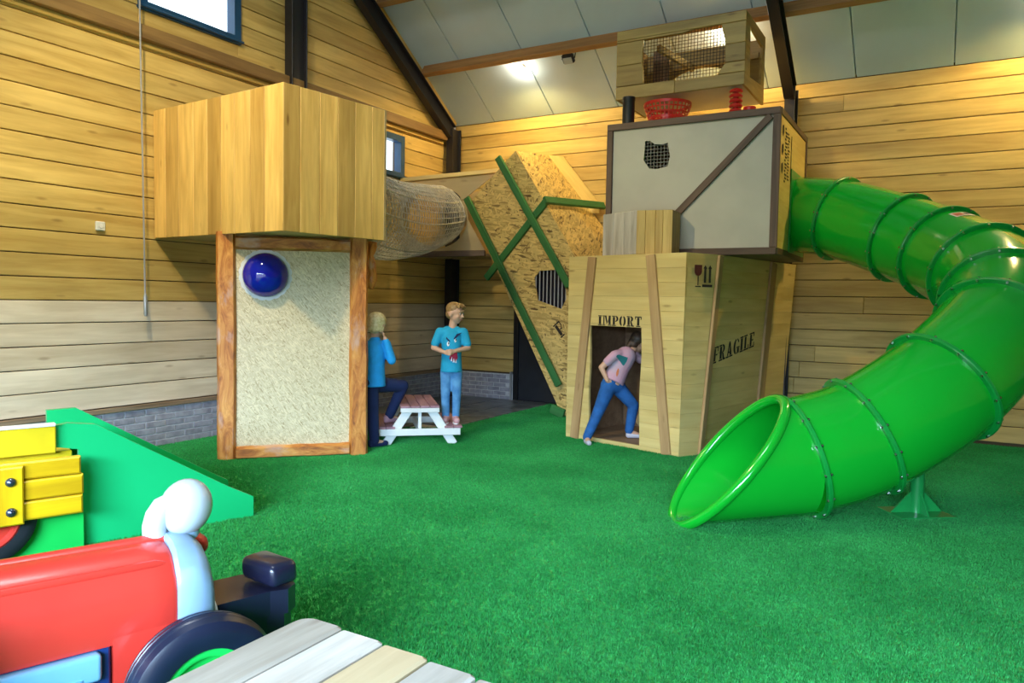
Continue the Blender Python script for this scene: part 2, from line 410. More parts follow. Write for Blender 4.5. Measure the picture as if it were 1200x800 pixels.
def rows(z0, z1, off): 
    r = []; z = off
    while z < z1:
        if z+.2 > z0+.01: r.append((max(z, z0), min(z+.2, z1)))
        z += .2
    return r
def segs(a0, a1, holes, z0, z1):
    """split a plank row around the openings it meets"""
    out = [(a0, a1, z0, z1)]
    for h0, h1, g0, g1 in holes:
        nx = []
        for s0, s1, y0, y1 in out:
            if y1 <= g0+.01 or y0 >= g1-.01 or s1 <= h0 or s0 >= h1: nx.append((s0, s1, y0, y1)); continue
            if s0 < h0: nx.append((s0, h0, y0, y1))
            if s1 > h1: nx.append((h1, s1, y0, y1))
            m0, m1 = max(s0, h0), min(s1, h1)
            if y0 < g0-.015: nx.append((m0, m1, y0, g0))
            if y1 > g1+.015: nx.append((m0, m1, g1, y1))
        out = nx
    return out
G = .0045
W1 = (4.5, 5.66, 4.22, 5.05); W2 = (7.75, 8.5, 3.2, 3.78)
for i, (z0, z1) in enumerate(rows(.443, 8.3, .443)):
    for s0, s1, y0, y1 in segs(1.0, YB, [W1, W2], z0, z1):
        top = YB-(y1-EV)/SL; bot = YB-(y0-EV)/SL
        e1 = min(s1, top-.01) if y1 > EV else s1; e0 = min(s1, bot-.01) if y0 > EV else s1
        if e1 < s0+.05: continue
        cuts = [s0]
        if e1-s0 > 6.5: cuts.append(s0+random.uniform(4.4, 5.4))
        cuts.append(None)
        for k in range(len(cuts)-1):
            a = cuts[k]; last = cuts[k+1] is None
            bb, bt = (e0, e1) if last else (cuts[k+1]-.002, cuts[k+1]-.002)
            if min(bb, bt) < a+.03: continue
            jx = random.uniform(-.002, .002)
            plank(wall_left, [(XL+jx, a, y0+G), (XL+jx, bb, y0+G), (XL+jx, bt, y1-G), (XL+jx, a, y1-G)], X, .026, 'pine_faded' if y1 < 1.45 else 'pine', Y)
DOOR = (-5.62, -4.58, 0, 2.07)
for i, (z0, z1) in enumerate(rows(.035, 4.2, .02)):
    x0 = DOOR[1] if z1 < .46 else XL
    for s0, s1, y0, y1 in segs(x0, 5.0, [DOOR], z0, z1):
        cuts = [s0]; c = s0+random.uniform(2.2, 6.4)
        while c < s1-1.2: cuts.append(c); c += random.uniform(4.6, 5.2)
        cuts.append(s1)
        for a, b_ in zip(cuts, cuts[1:]):
            jx = random.uniform(-.002, .002)
            plank(wall_back, [(a, YB+jx, y0+G), (b_-.002, YB+jx, y0+G), (b_-.002, YB+jx, y1-G), (a, YB+jx, y1-G)], -Y, .026, 'pine', X)
# brick plinths
ml = MB().box((XL-.005, 5.9, .2), X, Y, Z, (.03, 7.8, .4), 0).build('mortar_bed', 'mortar', wall_left)
base = MB().box((0, 0, 0), X, Y, Z, (.024, .205, .052), .003).build('brick', 'brick', ml)
proto_mesh = base.data
def place(o, Mw, parent): WM[o.name] = Mw; o.parent = parent; o.matrix_basis = WM[parent.name].inverted() @ Mw
first = True
for r in range(6):
    y = 2.9+(.11 if r % 2 else 0)
    while y < 9.72:
        if first: o = base; first = False
        else: o = base.copy(); C.objects.link(o)
        place(o, Matrix.Translation((XL+.008+random.uniform(-.003, .003), y+.1, .035+r*.064)), ml); y += .217
mb_ = MB().box((-6.18, YB-.005+.01, .2), X, Y, Z, (1.12, .03, .4), 0).build('mortar_bed', 'mortar', wall_back)
RZ = Matrix.Rotation(math.pi/2, 4, 'Z')
for r in range(6):
    x = -6.72+(.11 if r % 2 else 0)
    while x < -5.8:
        o = base.copy(); C.objects.link(o); place(o, Matrix.Translation((x+.1, YB-.008, .035+r*.064)) @ RZ, mb_); x += .217
MB().box((-5.655, YB-.02, .22), X, Y, Z, (.03, .05, .44), .003).build('corner_strip', 'zinc', wall_back)
struct(MB().beam((XL+.02, 1.0, .418), (XL+.02, 9.75, .418), Z, X, .042, .05, .004).build('baseboard_left', 'weathered', frame=(Y, Z)), 'weathered sill board on top of the brick plinth')
# ledge and batten where gable meets the lower wall
led = MB().beam((XL+.055, 1.0, 3.975), (XL+.055, 9.45, 3.975), Z, X, .13, .11, .006)
o = struct(led.build('trim_1', 'ledge', frame=(Y, Z)), 'brown ledge beam along the left wall under the gable')
MB().beam((XL+.02, 1.0, 3.885), (XL+.02, 9.45, 3.885), Z, X, .05, .035, .004).build('batten', 'pine', o, (Y, Z))
# ceiling: core, white panels, purlins
def rp(x, y, off=0): return V((x, y-off*SA, roof(y)-off*CA))      # point below the back roof slope
RN = V((0, -SA, -CA))
cb = MB(); cb.prism([[rp(XL-.1, YB+.1, -.05), rp(XR+.1, YB+.1, -.05), rp(XR+.1, 2.9, -.05), rp(XL-.1, 2.9, -.05)]], RN, .12)
yr = 2.9; s2 = (roof(2.9)-EV)/(2.9-YF)
cb.prism([[(XL-.1, YF-.1, EV), (XR+.1, YF-.1, EV), (XR+.1, yr, roof(yr)+.05), (XL-.1, yr, roof(yr)+.05)]], V((0, s2, -1)), .12)
ceiling = struct(cb.build('ceiling', 'roofpanel'), 'sloping white panel roof with wooden purlins')
seams = [XL]+[-6.03+.998*k for k in range(12)]
for a, b_ in zip(seams, seams[1:]):
    plank(ceiling, [rp(a+.006, YB-.0), rp(b_-.006, YB-.0), rp(b_-.006, 3.0), rp(a+.006, 3.0)], RN, .04, 'roofpanel', Y, 'ceiling_panel', .005)
for k in range(6):
    y = 8.84-.98*k
    MB().beam(rp(-6.62, y, .085), rp(5.0, y, .085), RN, X, .17, .075, .005).build('purlin', 'beam', ceiling, (X, RN))
MB().beam(rp(-6.70, YB-.05, .10), rp(-6.70, 3.0, .10), RN, X, .2, .04, .004).build('verge_board', 'pine', ceiling, (V((0, -CA, SA)), RN))
# steel frames
def steel_frame(x, name, label, post_to=0.0):
    m = MB()
    def ibeam(a, b_, dv, dep):
        wv = X
        for k in (-1, 1): m.beam(V(a)+dv*(dep/2-.008)*k, V(b_)+dv*(dep/2-.008)*k, X, dv, .12, .016, .002)
        m.beam(a, b_, dv, X, dep-.02, .03, .002)
    a, b_ = rp(x, YB-.14, .30), rp(x, 3.0, .30)
    ibeam(a, b_, RN, .22)
    for z0, z1 in ((post_to, 4.10),): ibeam((x, YB-.22, z0), (x, YB-.22, z1), Y, .22)
    return struct(m.build(name, 'steel'), label)
steel_frame(-6.62, 'trim_2', 'black steel post and rafter in the back left corner')
steel_frame(-1.72, 'trim_3', 'black steel rafter rising behind the white container')
m = MB()
for k in (-1, 1): m.beam((-6.66, 6.41+k*.112, 0), (-6.66, 6.41+k*.112, 6.2), X, Y, .12, .016, .002)
m.beam((-6.66, 6.41, 0), (-6.66, 6.41, 6.2), Y, X, .22, .03, .002)
struct(m.build('trim_4', 'steel'), 'dark steel mullion post on the left gable wall')
# windows
def window(name, a0, a1, z0, z1, label):
    fr = MB(); f = .075; xf = XL+.035
    fr.prism([[(xf, a0-.01, z0-.01), (xf, a1+.01, z0-.01), (xf, a1+.01, z1+.01), (xf, a0-.01, z1+.01)],
              [(xf, a0+f, z0+f), (xf, a1-f, z0+f), (xf, a1-f, z1-f), (xf, a0+f, z1-f)]], X, .12)
    o = struct(fr.build(name, 'blueframe'), label)
    MB().box((XL-.03, (a0+a1)/2, (z0+z1)/2), X, Y, Z, (.012, a1-a0-2*f+.02, z1-z0-2*f+.02), 0).build('pane', 'glass', o)
    MB().box((XL+.02, (a0+a1)/2, z0+.012), X, Y, Z, (.11, a1-a0+.04, .02), .003).build('window_sill', 'blueframe', o)
window('window_1', W1[0], W1[1], W1[2], W1[3], 'blue framed window high in the left gable')
window('window_2', W2[0], W2[1], W2[2], W2[3], 'small dark framed window beside the net tunnel')
# door in the back wall
d = MB(); d.prism([[(DOOR[0], YB-.03, 0), (DOOR[1], YB-.03, 0), (DOOR[1], YB-.03, DOOR[3]), (DOOR[0], YB-.03, DOOR[3])],
                   [(DOOR[0]+.08, YB-.03, .02), (DOOR[1]-.08, YB-.03, .02), (DOOR[1]-.08, YB-.03, DOOR[3]-.08), (DOOR[0]+.08, YB-.03, DOOR[3]-.08)]], -Y, .1)
door = struct(d.build('door_1', 'doorframe'), 'dark door in the back wall behind the tilted crate')
MB().box((-5.1, YB+.02, 1.0), X, Y, Z, (.88, .04, 1.96), .004).build('door_leaf', 'darkdoor', door)
MB().tube([(-4.76, YB-.03, 1.0), (-4.76, YB-.06, 1.0), (-4.88, YB-.06, 1.0)], .01, 8).build('door_handle', 'chrome', door)

# turf blades over the play floor
def grass():
    bm = MB()
    for k in range(9):
        a = random.uniform(0, 6.28); r = random.uniform(0, .016); h = random.uniform(.012, .021); t = random.uniform(0, 6.28)
        p = V((r*math.cos(a), r*math.sin(a), 0)); q = V((math.cos(t), math.sin(t), 0))*.0022; ln = V((math.cos(a+k), math.sin(a+k), 0))*h*random.uniform(.2, .7)
        bm.add([p-q, p+q, p+ln+V((0, 0, h))], [[0, 1, 2]])
    tuft = bm.build('turf_tuft', 'grass', org=(0, 0, 0))
    me = tuft.data; bpy.data.objects.remove(tuft)
    pts = [(XL+.02, 1.0), (2.6, 1.0), (2.6, 9.75), (-4.98, 9.75), (-4.98, 8.2), (-4.96, 7.5), (-5.15, 7.1), (-5.5, 6.9), (-5.9, 6.82), (XL+.02, 6.80)]
    o = MB().prism([[(x, y, .003) for x, y in pts]], Z, .003).build('turf_grass', 'grass', org=(0, 0, 0))
    tag(o, 'short green artificial grass blades covering the play floor', 'grass', kind='stuff')
    src = bpy.data.objects.new('turf_tuft', me)
    g = bpy.data.node_groups.new('turf_scatter', 'GeometryNodeTree')
    g.interface.new_socket('Geometry', in_out='INPUT', socket_type='NodeSocketGeometry'); g.interface.new_socket('Geometry', in_out='OUTPUT', socket_type='NodeSocketGeometry')
    ni, no = g.nodes.new('NodeGroupInput'), g.nodes.new('NodeGroupOutput')
    dp = g.nodes.new('GeometryNodeDistributePointsOnFaces'); dp.inputs['Density'].default_value = 2400
    oi = g.nodes.new('GeometryNodeInputMeshIsland')
    io = g.nodes.new('GeometryNodeInstanceOnPoints'); ob = g.nodes.new('GeometryNodeObjectInfo'); ob.inputs['Object'].default_value = src
    rv = g.nodes.new('FunctionNodeRandomValue'); rv.data_type = 'FLOAT_VECTOR'; rv.inputs[0].default_value = (-.15, -.15, 0); rv.inputs[1].default_value = (.15, .15, 6.28)
    jn = g.nodes.new('GeometryNodeJoinGeometry')
    L = g.links.new
    L(ni.outputs[0], dp.inputs['Mesh']); L(dp.outputs['Points'], io.inputs['Points']); L(ob.outputs['Geometry'], io.inputs['Instance'])
    L(rv.outputs[0], io.inputs['Rotation']); L(io.outputs[0], jn.inputs[0]); L(ni.outputs[0], jn.inputs[0]); L(jn.outputs[0], no.inputs[0])
    md = o.modifiers.new('scatter', 'NODES'); md.node_group = g
grass()

# ------------------------------------------------------------------ stencil letters (slab serif, broken strokes)
def arc(cx, cy, rx, ry, a0, a1, n=9): return [(cx+rx*math.cos(math.radians(a0+(a1-a0)*i/n)), cy+ry*math.sin(math.radians(a0+(a1-a0)*i/n))) for i in range(n+1)]
def ring(cx, cy, rx, ry, tx, ty, a0, a1, n=9): return arc(cx, cy, rx, ry, a0, a1, n)+arc(cx, cy, rx-tx, ry-ty, a1, a0, n)
def rc(x0, y0, x1, y1): return [(x0, y0), (x1, y0), (x1, y1), (x0, y1)]
def serif(x0, x1): return [rc(x0, 0, x1, .09), rc(x0, .91, x1, 1)]
GL = {
 'I': (.42, [rc(.10, .12, .32, .88)]+serif(.02, .40)),
 'M': (.92, [rc(.09, .12, .20, .88), rc(.02, 0, .28, .09), rc(.02, .91, .26, 1), [(.24, 1), (.40, 1), (.52, .32), (.44, .14)], [(.56, .34), (.66, 1), (.70, .90), (.60, .30)], rc(.64, .12, .84, 1), rc(.58, 0, .90, .09)]),
 'P': (.68, [rc(.10, .12, .31, .88)]+[rc(.02, 0, .42, .09), rc(.02, .91, .31, 1)]+[ring(.36, .70, .29, .30, .18, .10, 90, -90)]),
 'O': (.70, [ring(.31, .5, .28, .5, .19, .10, 100, 260), ring(.39, .5, .28, .5, .19, .10, 80, -80)]),
 'R': (.76, [rc(.10, .12, .31, .88), rc(.02, 0, .40, .09), rc(.02, .91, .31, 1), ring(.36, .73, .28, .27, .17, .09, 90, -90), [(.36, .46), (.50, .46), (.62, .10), (.74, .10), (.74, 0), (.48, 0)]]),
 'T': (.66, [rc(.23, .12, .44, .88), rc(.13, 0, .54, .09), rc(.02, .90, .20, 1), rc(.02, .70, .09, .90), rc(.23, .90, .64, 1), rc(.57, .70, .64, .90)]),
 'F': (.64, [rc(.10, .12, .31, .88), rc(.02, 0, .42, .09), rc(.02, .91, .31, 1), rc(.34, .91, .62, 1), rc(.55, .68, .62, .91), rc(.34, .46, .50, .54)]),
 'A': (.80, [[(.14, .12), (.26, .12), (.42, 1), (.34, 1)], [(.46, 1), (.66, .12), (.44, .12), (.40, .80)], rc(.28, .28, .44, .36), rc(.02, 0, .32, .09), rc(.40, 0, .78, .09)]),
 'G': (.74, [ring(.34, .5, .32, .5, .20, .10, 95, 262), ring(.40, .5, .30, .5, .09, .09, 80, 30), rc(.40, 0, .50, .10), rc(.48, .05, .68, .36), rc(.40, .38, .74, .46)]),
 'L': (.64, [rc(.10, .12, .31, .88), rc(.02, .91, .42, 1), rc(.02, 0, .31, .09), rc(.34, 0, .62, .09), rc(.55, .09, .62, .32)]),
 'E': (.66, [rc(.10, .12, .31, .88), rc(.02, .91, .31, 1), rc(.02, 0, .31, .09), rc(.34, .91, .62, 1), rc(.55, .72, .62, .91), rc(.34, .46, .50, .54), rc(.34, 0, .64, .09), rc(.57, .09, .64, .32)]),
}
def stencil(parent, word, o, ax, ay, n, h, wd, mat='ink', name='stencil_lettering', polys=None):
    """flat stencil paint: o lower left corner, ax along the line, ay up the letters"""
    o = V(o); n = nrm(n); m = MB(); tot = sum(GL[c][0]+.05 for c in word) if word else 1; x = 0
    items = []
    if word:
        for c in word:
            for p in GL[c][1]: items.append([(q[0]+x, q[1]) for q in p])
            x += GL[c][0]+.05
    else: items = polys
    for p in items:
        q = [o+V(ax)*(a/tot*wd)+V(ay)*(b*h)+n*.003 for a, b in p]
        m.prism([q], n, .002)
    return m.build(name, mat, parent)

# ------------------------------------------------------------------ look-out tower with the larch box
def tower():
    t = thing('lookout_tower', 'larch plank box on log posts with a chipboard front and blue dome', 'playhouse', (-5.25, 5.05, 0))
    Nn, Lf, Rr, zb, zt = V((-4.846, 4.52, 0)), V((XL+.005, 4.64, 0)), V((-4.68, 5.65, 0)), 2.06, 3.285
    Bk = V((XL+.005, 5.72, 0)); up = Z
    def face(a, b_, n, k):
        d = b_-a; e = 0
        ws = [random.uniform(.85, 1.15) for _ in range(k)]; tot = sum(ws)
        for i in range(k):
            e2 = e+ws[i]/tot; p, q = a+d*(e+.0018), a+d*(e2-.0018)
            plank(t, [p+Z*zb, q+Z*zb, q+Z*(zt+random.uniform(-.004, .004)), p+Z*zt], n, .028, 'pine_clear', Z, b=.003); e = e2
    nl = V((.0, -1, 0)); dl = Lf-Nn; nl = nrm(V((dl.y, -dl.x, 0))*-1); nl = nl if nl.y < 0 else -nl
    dr = Rr-Nn; nr = nrm(V((dr.y, -dr.x, 0)));
    face(Lf, Nn, nl, 9); face(Nn, Rr, nr, 6)
    ctr = (Nn+Rr+Bk+Lf)/4
    ins = lambda p: ctr+(p-ctr)*.975
    m = MB(); m.prism([[ins(p)+Z*(zb+.06) for p in (Nn, Rr, Bk, Lf)]], Z, .05); m.build('box_floor', 'ply', t)
    db = Bk-Rr; m = MB(); m.prism([[Rr+Z*zb, Bk+Z*zb, Bk+Z*zt, Rr+Z*zt], [Rr+db*.2+Z*(zb+.12), Rr+db*.62+Z*(zb+.12), Rr+db*.62+Z*(zb+.95), Rr+db*.2+Z*(zb+.95)]], Y, .03); m.build('rear_panel', 'ply', t)
    # log frame, turned 46 degrees
    A = V((-5.713, 4.536, 0)); dv = nrm(V((.694, .72, 0))); nv = V((dv.y, -dv.x, 0))
    def P(u, z, o=0): return A+dv*u+Z*z+nv*o
    def log(u0, u1, z0, z1, name, th=.16, along=Z, wob=.012):
        # squared log with an uneven face
        k = 9; L = [[], []]
        vs = []; fs = []
        horizontal = along is not Z
        for i in range(k+1):
            e = i/k
            a0, a1 = (u0+random.uniform(-wob, wob)*.4, u1+random.uniform(-wob, wob)*.4) if not horizontal else (z0+random.uniform(-wob, wob)*.4, z1+random.uniform(-wob, wob)*.4)
            f = .004+random.uniform(0, wob*.5)
            for (s0, oo) in ((a0, -th), (a0, -.03), (a0+.02, f), (a1-.02, f), (a1, -.03), (a1, -th)):
                vs.append(P(s0, z0+(z1-z0)*e, oo) if not horizontal else P(u0+(u1-u0)*e, s0, oo))
        for i in range(k):
            for j in range(6):
                j2 = (j+1) % 6; f = [i*6+j, i*6+j2, i*6+6+j2, i*6+6+j]; fs.append(f if not horizontal else f[::-1])
        fs.append(list(range(6))[::-1]); fs.append([k*6+j for j in range(6)])
        b = MB().add(vs, fs, 0, True); return b.build(name, 'log', t, (along, nv))
    log(0, .165, 0, 2.085, 'log_post'); log(1.185, 1.355, 0, 2.085, 'log_post')
    log(.165, 1.185, 1.935, 2.055, 'top_beam', .14, dv); log(.165, 1.185, .0, .122, 'bottom_beam', .14, dv)
    m = MB(); m.box(P(.675, 1.03, -.06), dv, Z, nv, (1.03, 1.83, .022), .002); m.build('chipboard_panel', 'osb_pale', t, (dv, Z))
    # blue dome and its scalloped white surround
    c = P(.424, 1.704, -.046); r = .205; s = MB(); ring_p = []
    for i in range(96):
        a = 2*math.pi*i/96; rr = r+.022+.010*abs(math.sin(a*10)); ring_p.append(c+dv*rr*math.cos(a)+Z*rr*math.sin(a))
    inner = [c+dv*(r-.02)*math.cos(2*math.pi*i/48)+Z*(r-.02)*math.sin(2*math.pi*i/48) for i in range(48)]
    s.prism([[p+nv*.006 for p in ring_p], [p+nv*.006 for p in inner]], nv, .008); rg = s.build('scalloped_ring', 'white', t)
    prof = [(r*.82*math.sin(math.pi/2*i/10), r*math.cos(math.pi/2*i/10)+.0005) for i in range(11)]
    MB().lathe(c+nv*.008, nv, prof, 40).build('dome_window', 'dome', t)
    # rear corner log
    q = P(REAR[0], 0, REAR[1]); b = MB()
    b.tube([q+Z*z+dv*(.014*math.sin(z*19))+nv*(.01*math.cos(z*17)) for z in [1.60+i*.046 for i in range(11)]], [.035+.016*abs(math.sin(i*.9)) for i in range(11)], 9)
    b.build('rear_log', 'log', t, (Z, nv))
REAR = (1.40, -.22)
tower()

# ------------------------------------------------------------------ plywood passage and rope net tunnel
def passage():
    t = thing('plywood_passage', 'plywood passage box across the back corner between window and tilted crate', 'passage', (-6.0, 9.1, 2.1))
    a, b_ = V((XL+.01, 8.455, 0)), V((-5.62, 8.93, 0)); d = b_-a; n = nrm(V((d.y, -d.x, 0))); ax = nrm(d)
    za, zb = (2.17, 3.16), (2.20, 3.27); c = (a.lerp(b_, .44)+Z*2.66)
    hole = [c+ax*.43*math.cos(2*math.pi*i/28)+Z*.43*math.sin(2*math.pi*i/28) for i in range(28)]
    on = lambda x, z: a.lerp(b_, (x-a.x)/(b_.x-a.x))+Z*z
    m = MB(); m.prism([[a+Z*za[0], on(-5.62, zb[0]), on(-5.97, 2.86), on(-5.47, 3.28), a+Z*za[1]], hole], n, .02); m.build('front_panel', 'ply', t, (ax, n))
    MB().beam(a+Z*(za[1]+.015)+n*.012, on(-5.42, zb[1]+.035)+n*.012, Z, n, .055, .07, .004).build('top_rail', 'crate', t, (ax, Z))
    MB().beam(a+Z*(za[0]-.035)-n*.01, b_+Z*(zb[0]-.035)-n*.01, Z, n, .08, .10, .004).build('floor_beam', 'darkwood', t, (ax, Z))
    q = [a-n*.03, b_-n*.03, V((b_.x, 9.74, 0)), V((XL+.01, 9.74, 0))]
    MB().prism([[p+Z*2.16 for p in q]], Z, .03).build('floor_board', 'ply', t)
    MB().box(((XL-5.98)/2, 9.74, 2.67), X, Y, Z, (-5.98-XL-.02, .02, .99), 0).build('back_board', 'ply', t)
passage()
def net():
    t = thing('rope_net_tunnel', 'grey knotted rope net tube hanging between larch box and passage', 'net', (-5.9, 7.1, 2.5))
    A, B_ = V((-5.44, 5.74, 2.49)), V((-6.29, 8.60, 2.67)); nu, nw = 40, 40; vs = []; fs = []
    def pt(i, j):
        e = j/nw; c = A.lerp(B_, e)+Z*(-.10*math.sin(math.pi*e)); a = 2*math.pi*i/nu
        r = .425+.03*math.sin(math.pi*e)+.006*math.sin(5*a+e*9); sag = 1.0+(.10*math.sin(math.pi*e) if math.sin(a) < 0 else 0)
        return c+X*r*math.cos(a)*.98+Z*r*math.sin(a)*sag+V((0, .004*math.sin(i*3.1+j)+.42*e*r*math.cos(a), 0))
    for j in range(nw+1): vs += [pt(i, j) for i in range(nu)]
    for j in range(nw):
        for i in range(nu): fs.append([j*nu+i, j*nu+(i+1) % nu, (j+1)*nu+(i+1) % nu, (j+1)*nu+i])
    # knotted mesh: turn every square into a diamond lattice by rope lines along the two diagonals
    m = MB().add(vs, fs); o = m.build('rope_mesh', 'rope', t)
    md = o.modifiers.new('ropes', 'WIREFRAME'); md.thickness = .0145; md.use_even_offset = False; md.use_replace = True
    for e in (0, nw):
        MB().tube([pt(i, e) for i in range(0, nu, 2)], .018, 8, closed=True, up=Y).build('edge_rope', 'rope', t)
    b = MB()
    for i in (3, 7, 11, 15, 34, 39): b.tube([pt(i, j) for j in range(0, nw+1, 3)], .010, 6)
    b.build('long_ropes', 'rope', t)
    for e in (8, 18, 28, 38): MB().tube([pt(i, e)*1.0 for i in range(0, nu, 2)], .011, 6, closed=True, up=Y).build('ring_rope', 'rope', t)
net()

# ------------------------------------------------------------------ tilted chipboard crate
def tilted():
    P0 = V((-4.282, 8.755, 0)); a = math.radians(-5); h = V((math.cos(a), math.sin(a), 0)); n = V((math.sin(a), -math.cos(a), 0)); D = Y
    t = thing('tilted_crate', 'tall chipboard crate leaning over with green battens and barred window', 'crate', P0)
    def W(u, z, d=0): return P0+h*u+Z*z-n*d
    def back(p):
        k = max(0, min(1.5, (3.52-p.z)/.735)); return V((p.x+.03+.235*k, YB-.06, p.z+.09))
    c = [(0, .012), (-1.623, 2.844), (-.818, 3.522), (.115, 2.123), (.63, 1.35), (.63, .40)]
    outer = [W(*q) for q in c]
    win = [W(u, z) for u, z in ((-.48, 1.82), (-.39, 1.91), (-.10, 1.92), (.01, 1.76), (.02, 1.54), (-.05, 1.41), (-.42, 1.52))]
    L = nrm(outer[1]-outer[0]); S = nrm(outer[2]-outer[1]-L*(outer[2]-outer[1]).dot(L))
    m = MB(); m.prism([outer, win], n, .022); m.build('front_panel', 'osb', t, (L, S))
    def side(p, q, nn, mat, name, T=.022):
        m = MB(); m.prism([[p-n*.023, q-n*.023, back(q), back(p)]], nn, T); return m.build(name, mat, t, (nrm(q-p), D))
    side(outer[2], outer[4], S, 'osb', 'upper_side_panel'); side(outer[0], outer[1], -S, 'osb', 'lower_side_panel'); side(outer[1], outer[2], L, 'osb', 'top_panel')
    # bright edge board standing against the wall above the upper side
    y = YB-.075
    MB().prism([[V((-5.09, y, 3.62)), V((-4.83, y, 3.575)), V((-4.25, y, 2.87)), V((-4.25, y, 2.75)), V((-4.38, y, 2.75))]], -Y, .03).build('edge_board', 'yellowply', t, (V((.6, 0, -.7)), Y))
    def batten(p, q, name='batten', wd=.095, th=.045, off=.0225):
        p, q = V(p)+n*off, V(q)+n*off
        wv = n.cross(q-p); return MB().beam(p, q, wv, n, wd, th, .006).build(name, 'batten_green', t, (nrm(q-p), n))
    batten(W(-1.59, 2.93), W(-.02, .42), off=.0675); batten(W(-1.06, 3.44), W(.10, 1.70), off=.0675)
    batten(W(-.28, 2.83), W(-1.26, 1.81))
    batten(W(-.16, .11), W(.04, .05), wd=.12)
    q0 = W(-.30, 2.80)+S*.03; q1 = back(W(-.30, 2.80))+S*.03+X*.11-Z*.06
    MB().beam(q0+n*.1, q1, L, S, .10, .05, .006).build('batten', 'batten_green', t, (D, S))
    # bars
    gr = MB().prism([[W(-.55, 1.35, .12), W(.06, 1.35, .12), W(.06, 1.98, .12), W(-.55, 1.98, .12)]], n, .02).build('window_recess', 'blackgloss', t)
    for i in range(9):
        u = -.46+i*.058; MB().tube([W(u, 1.39, .02), W(u, 1.94, .02)], .009, 8).build('bar', 'barmetal', gr)
    ang = math.radians(40); ax = h*math.cos(ang)+Z*math.sin(ang); ay = -h*math.sin(ang)+Z*math.cos(ang)
    stencil(t, 'F', W(-.045, 1.03), ax, ay, n, .20, .13)
tilted()

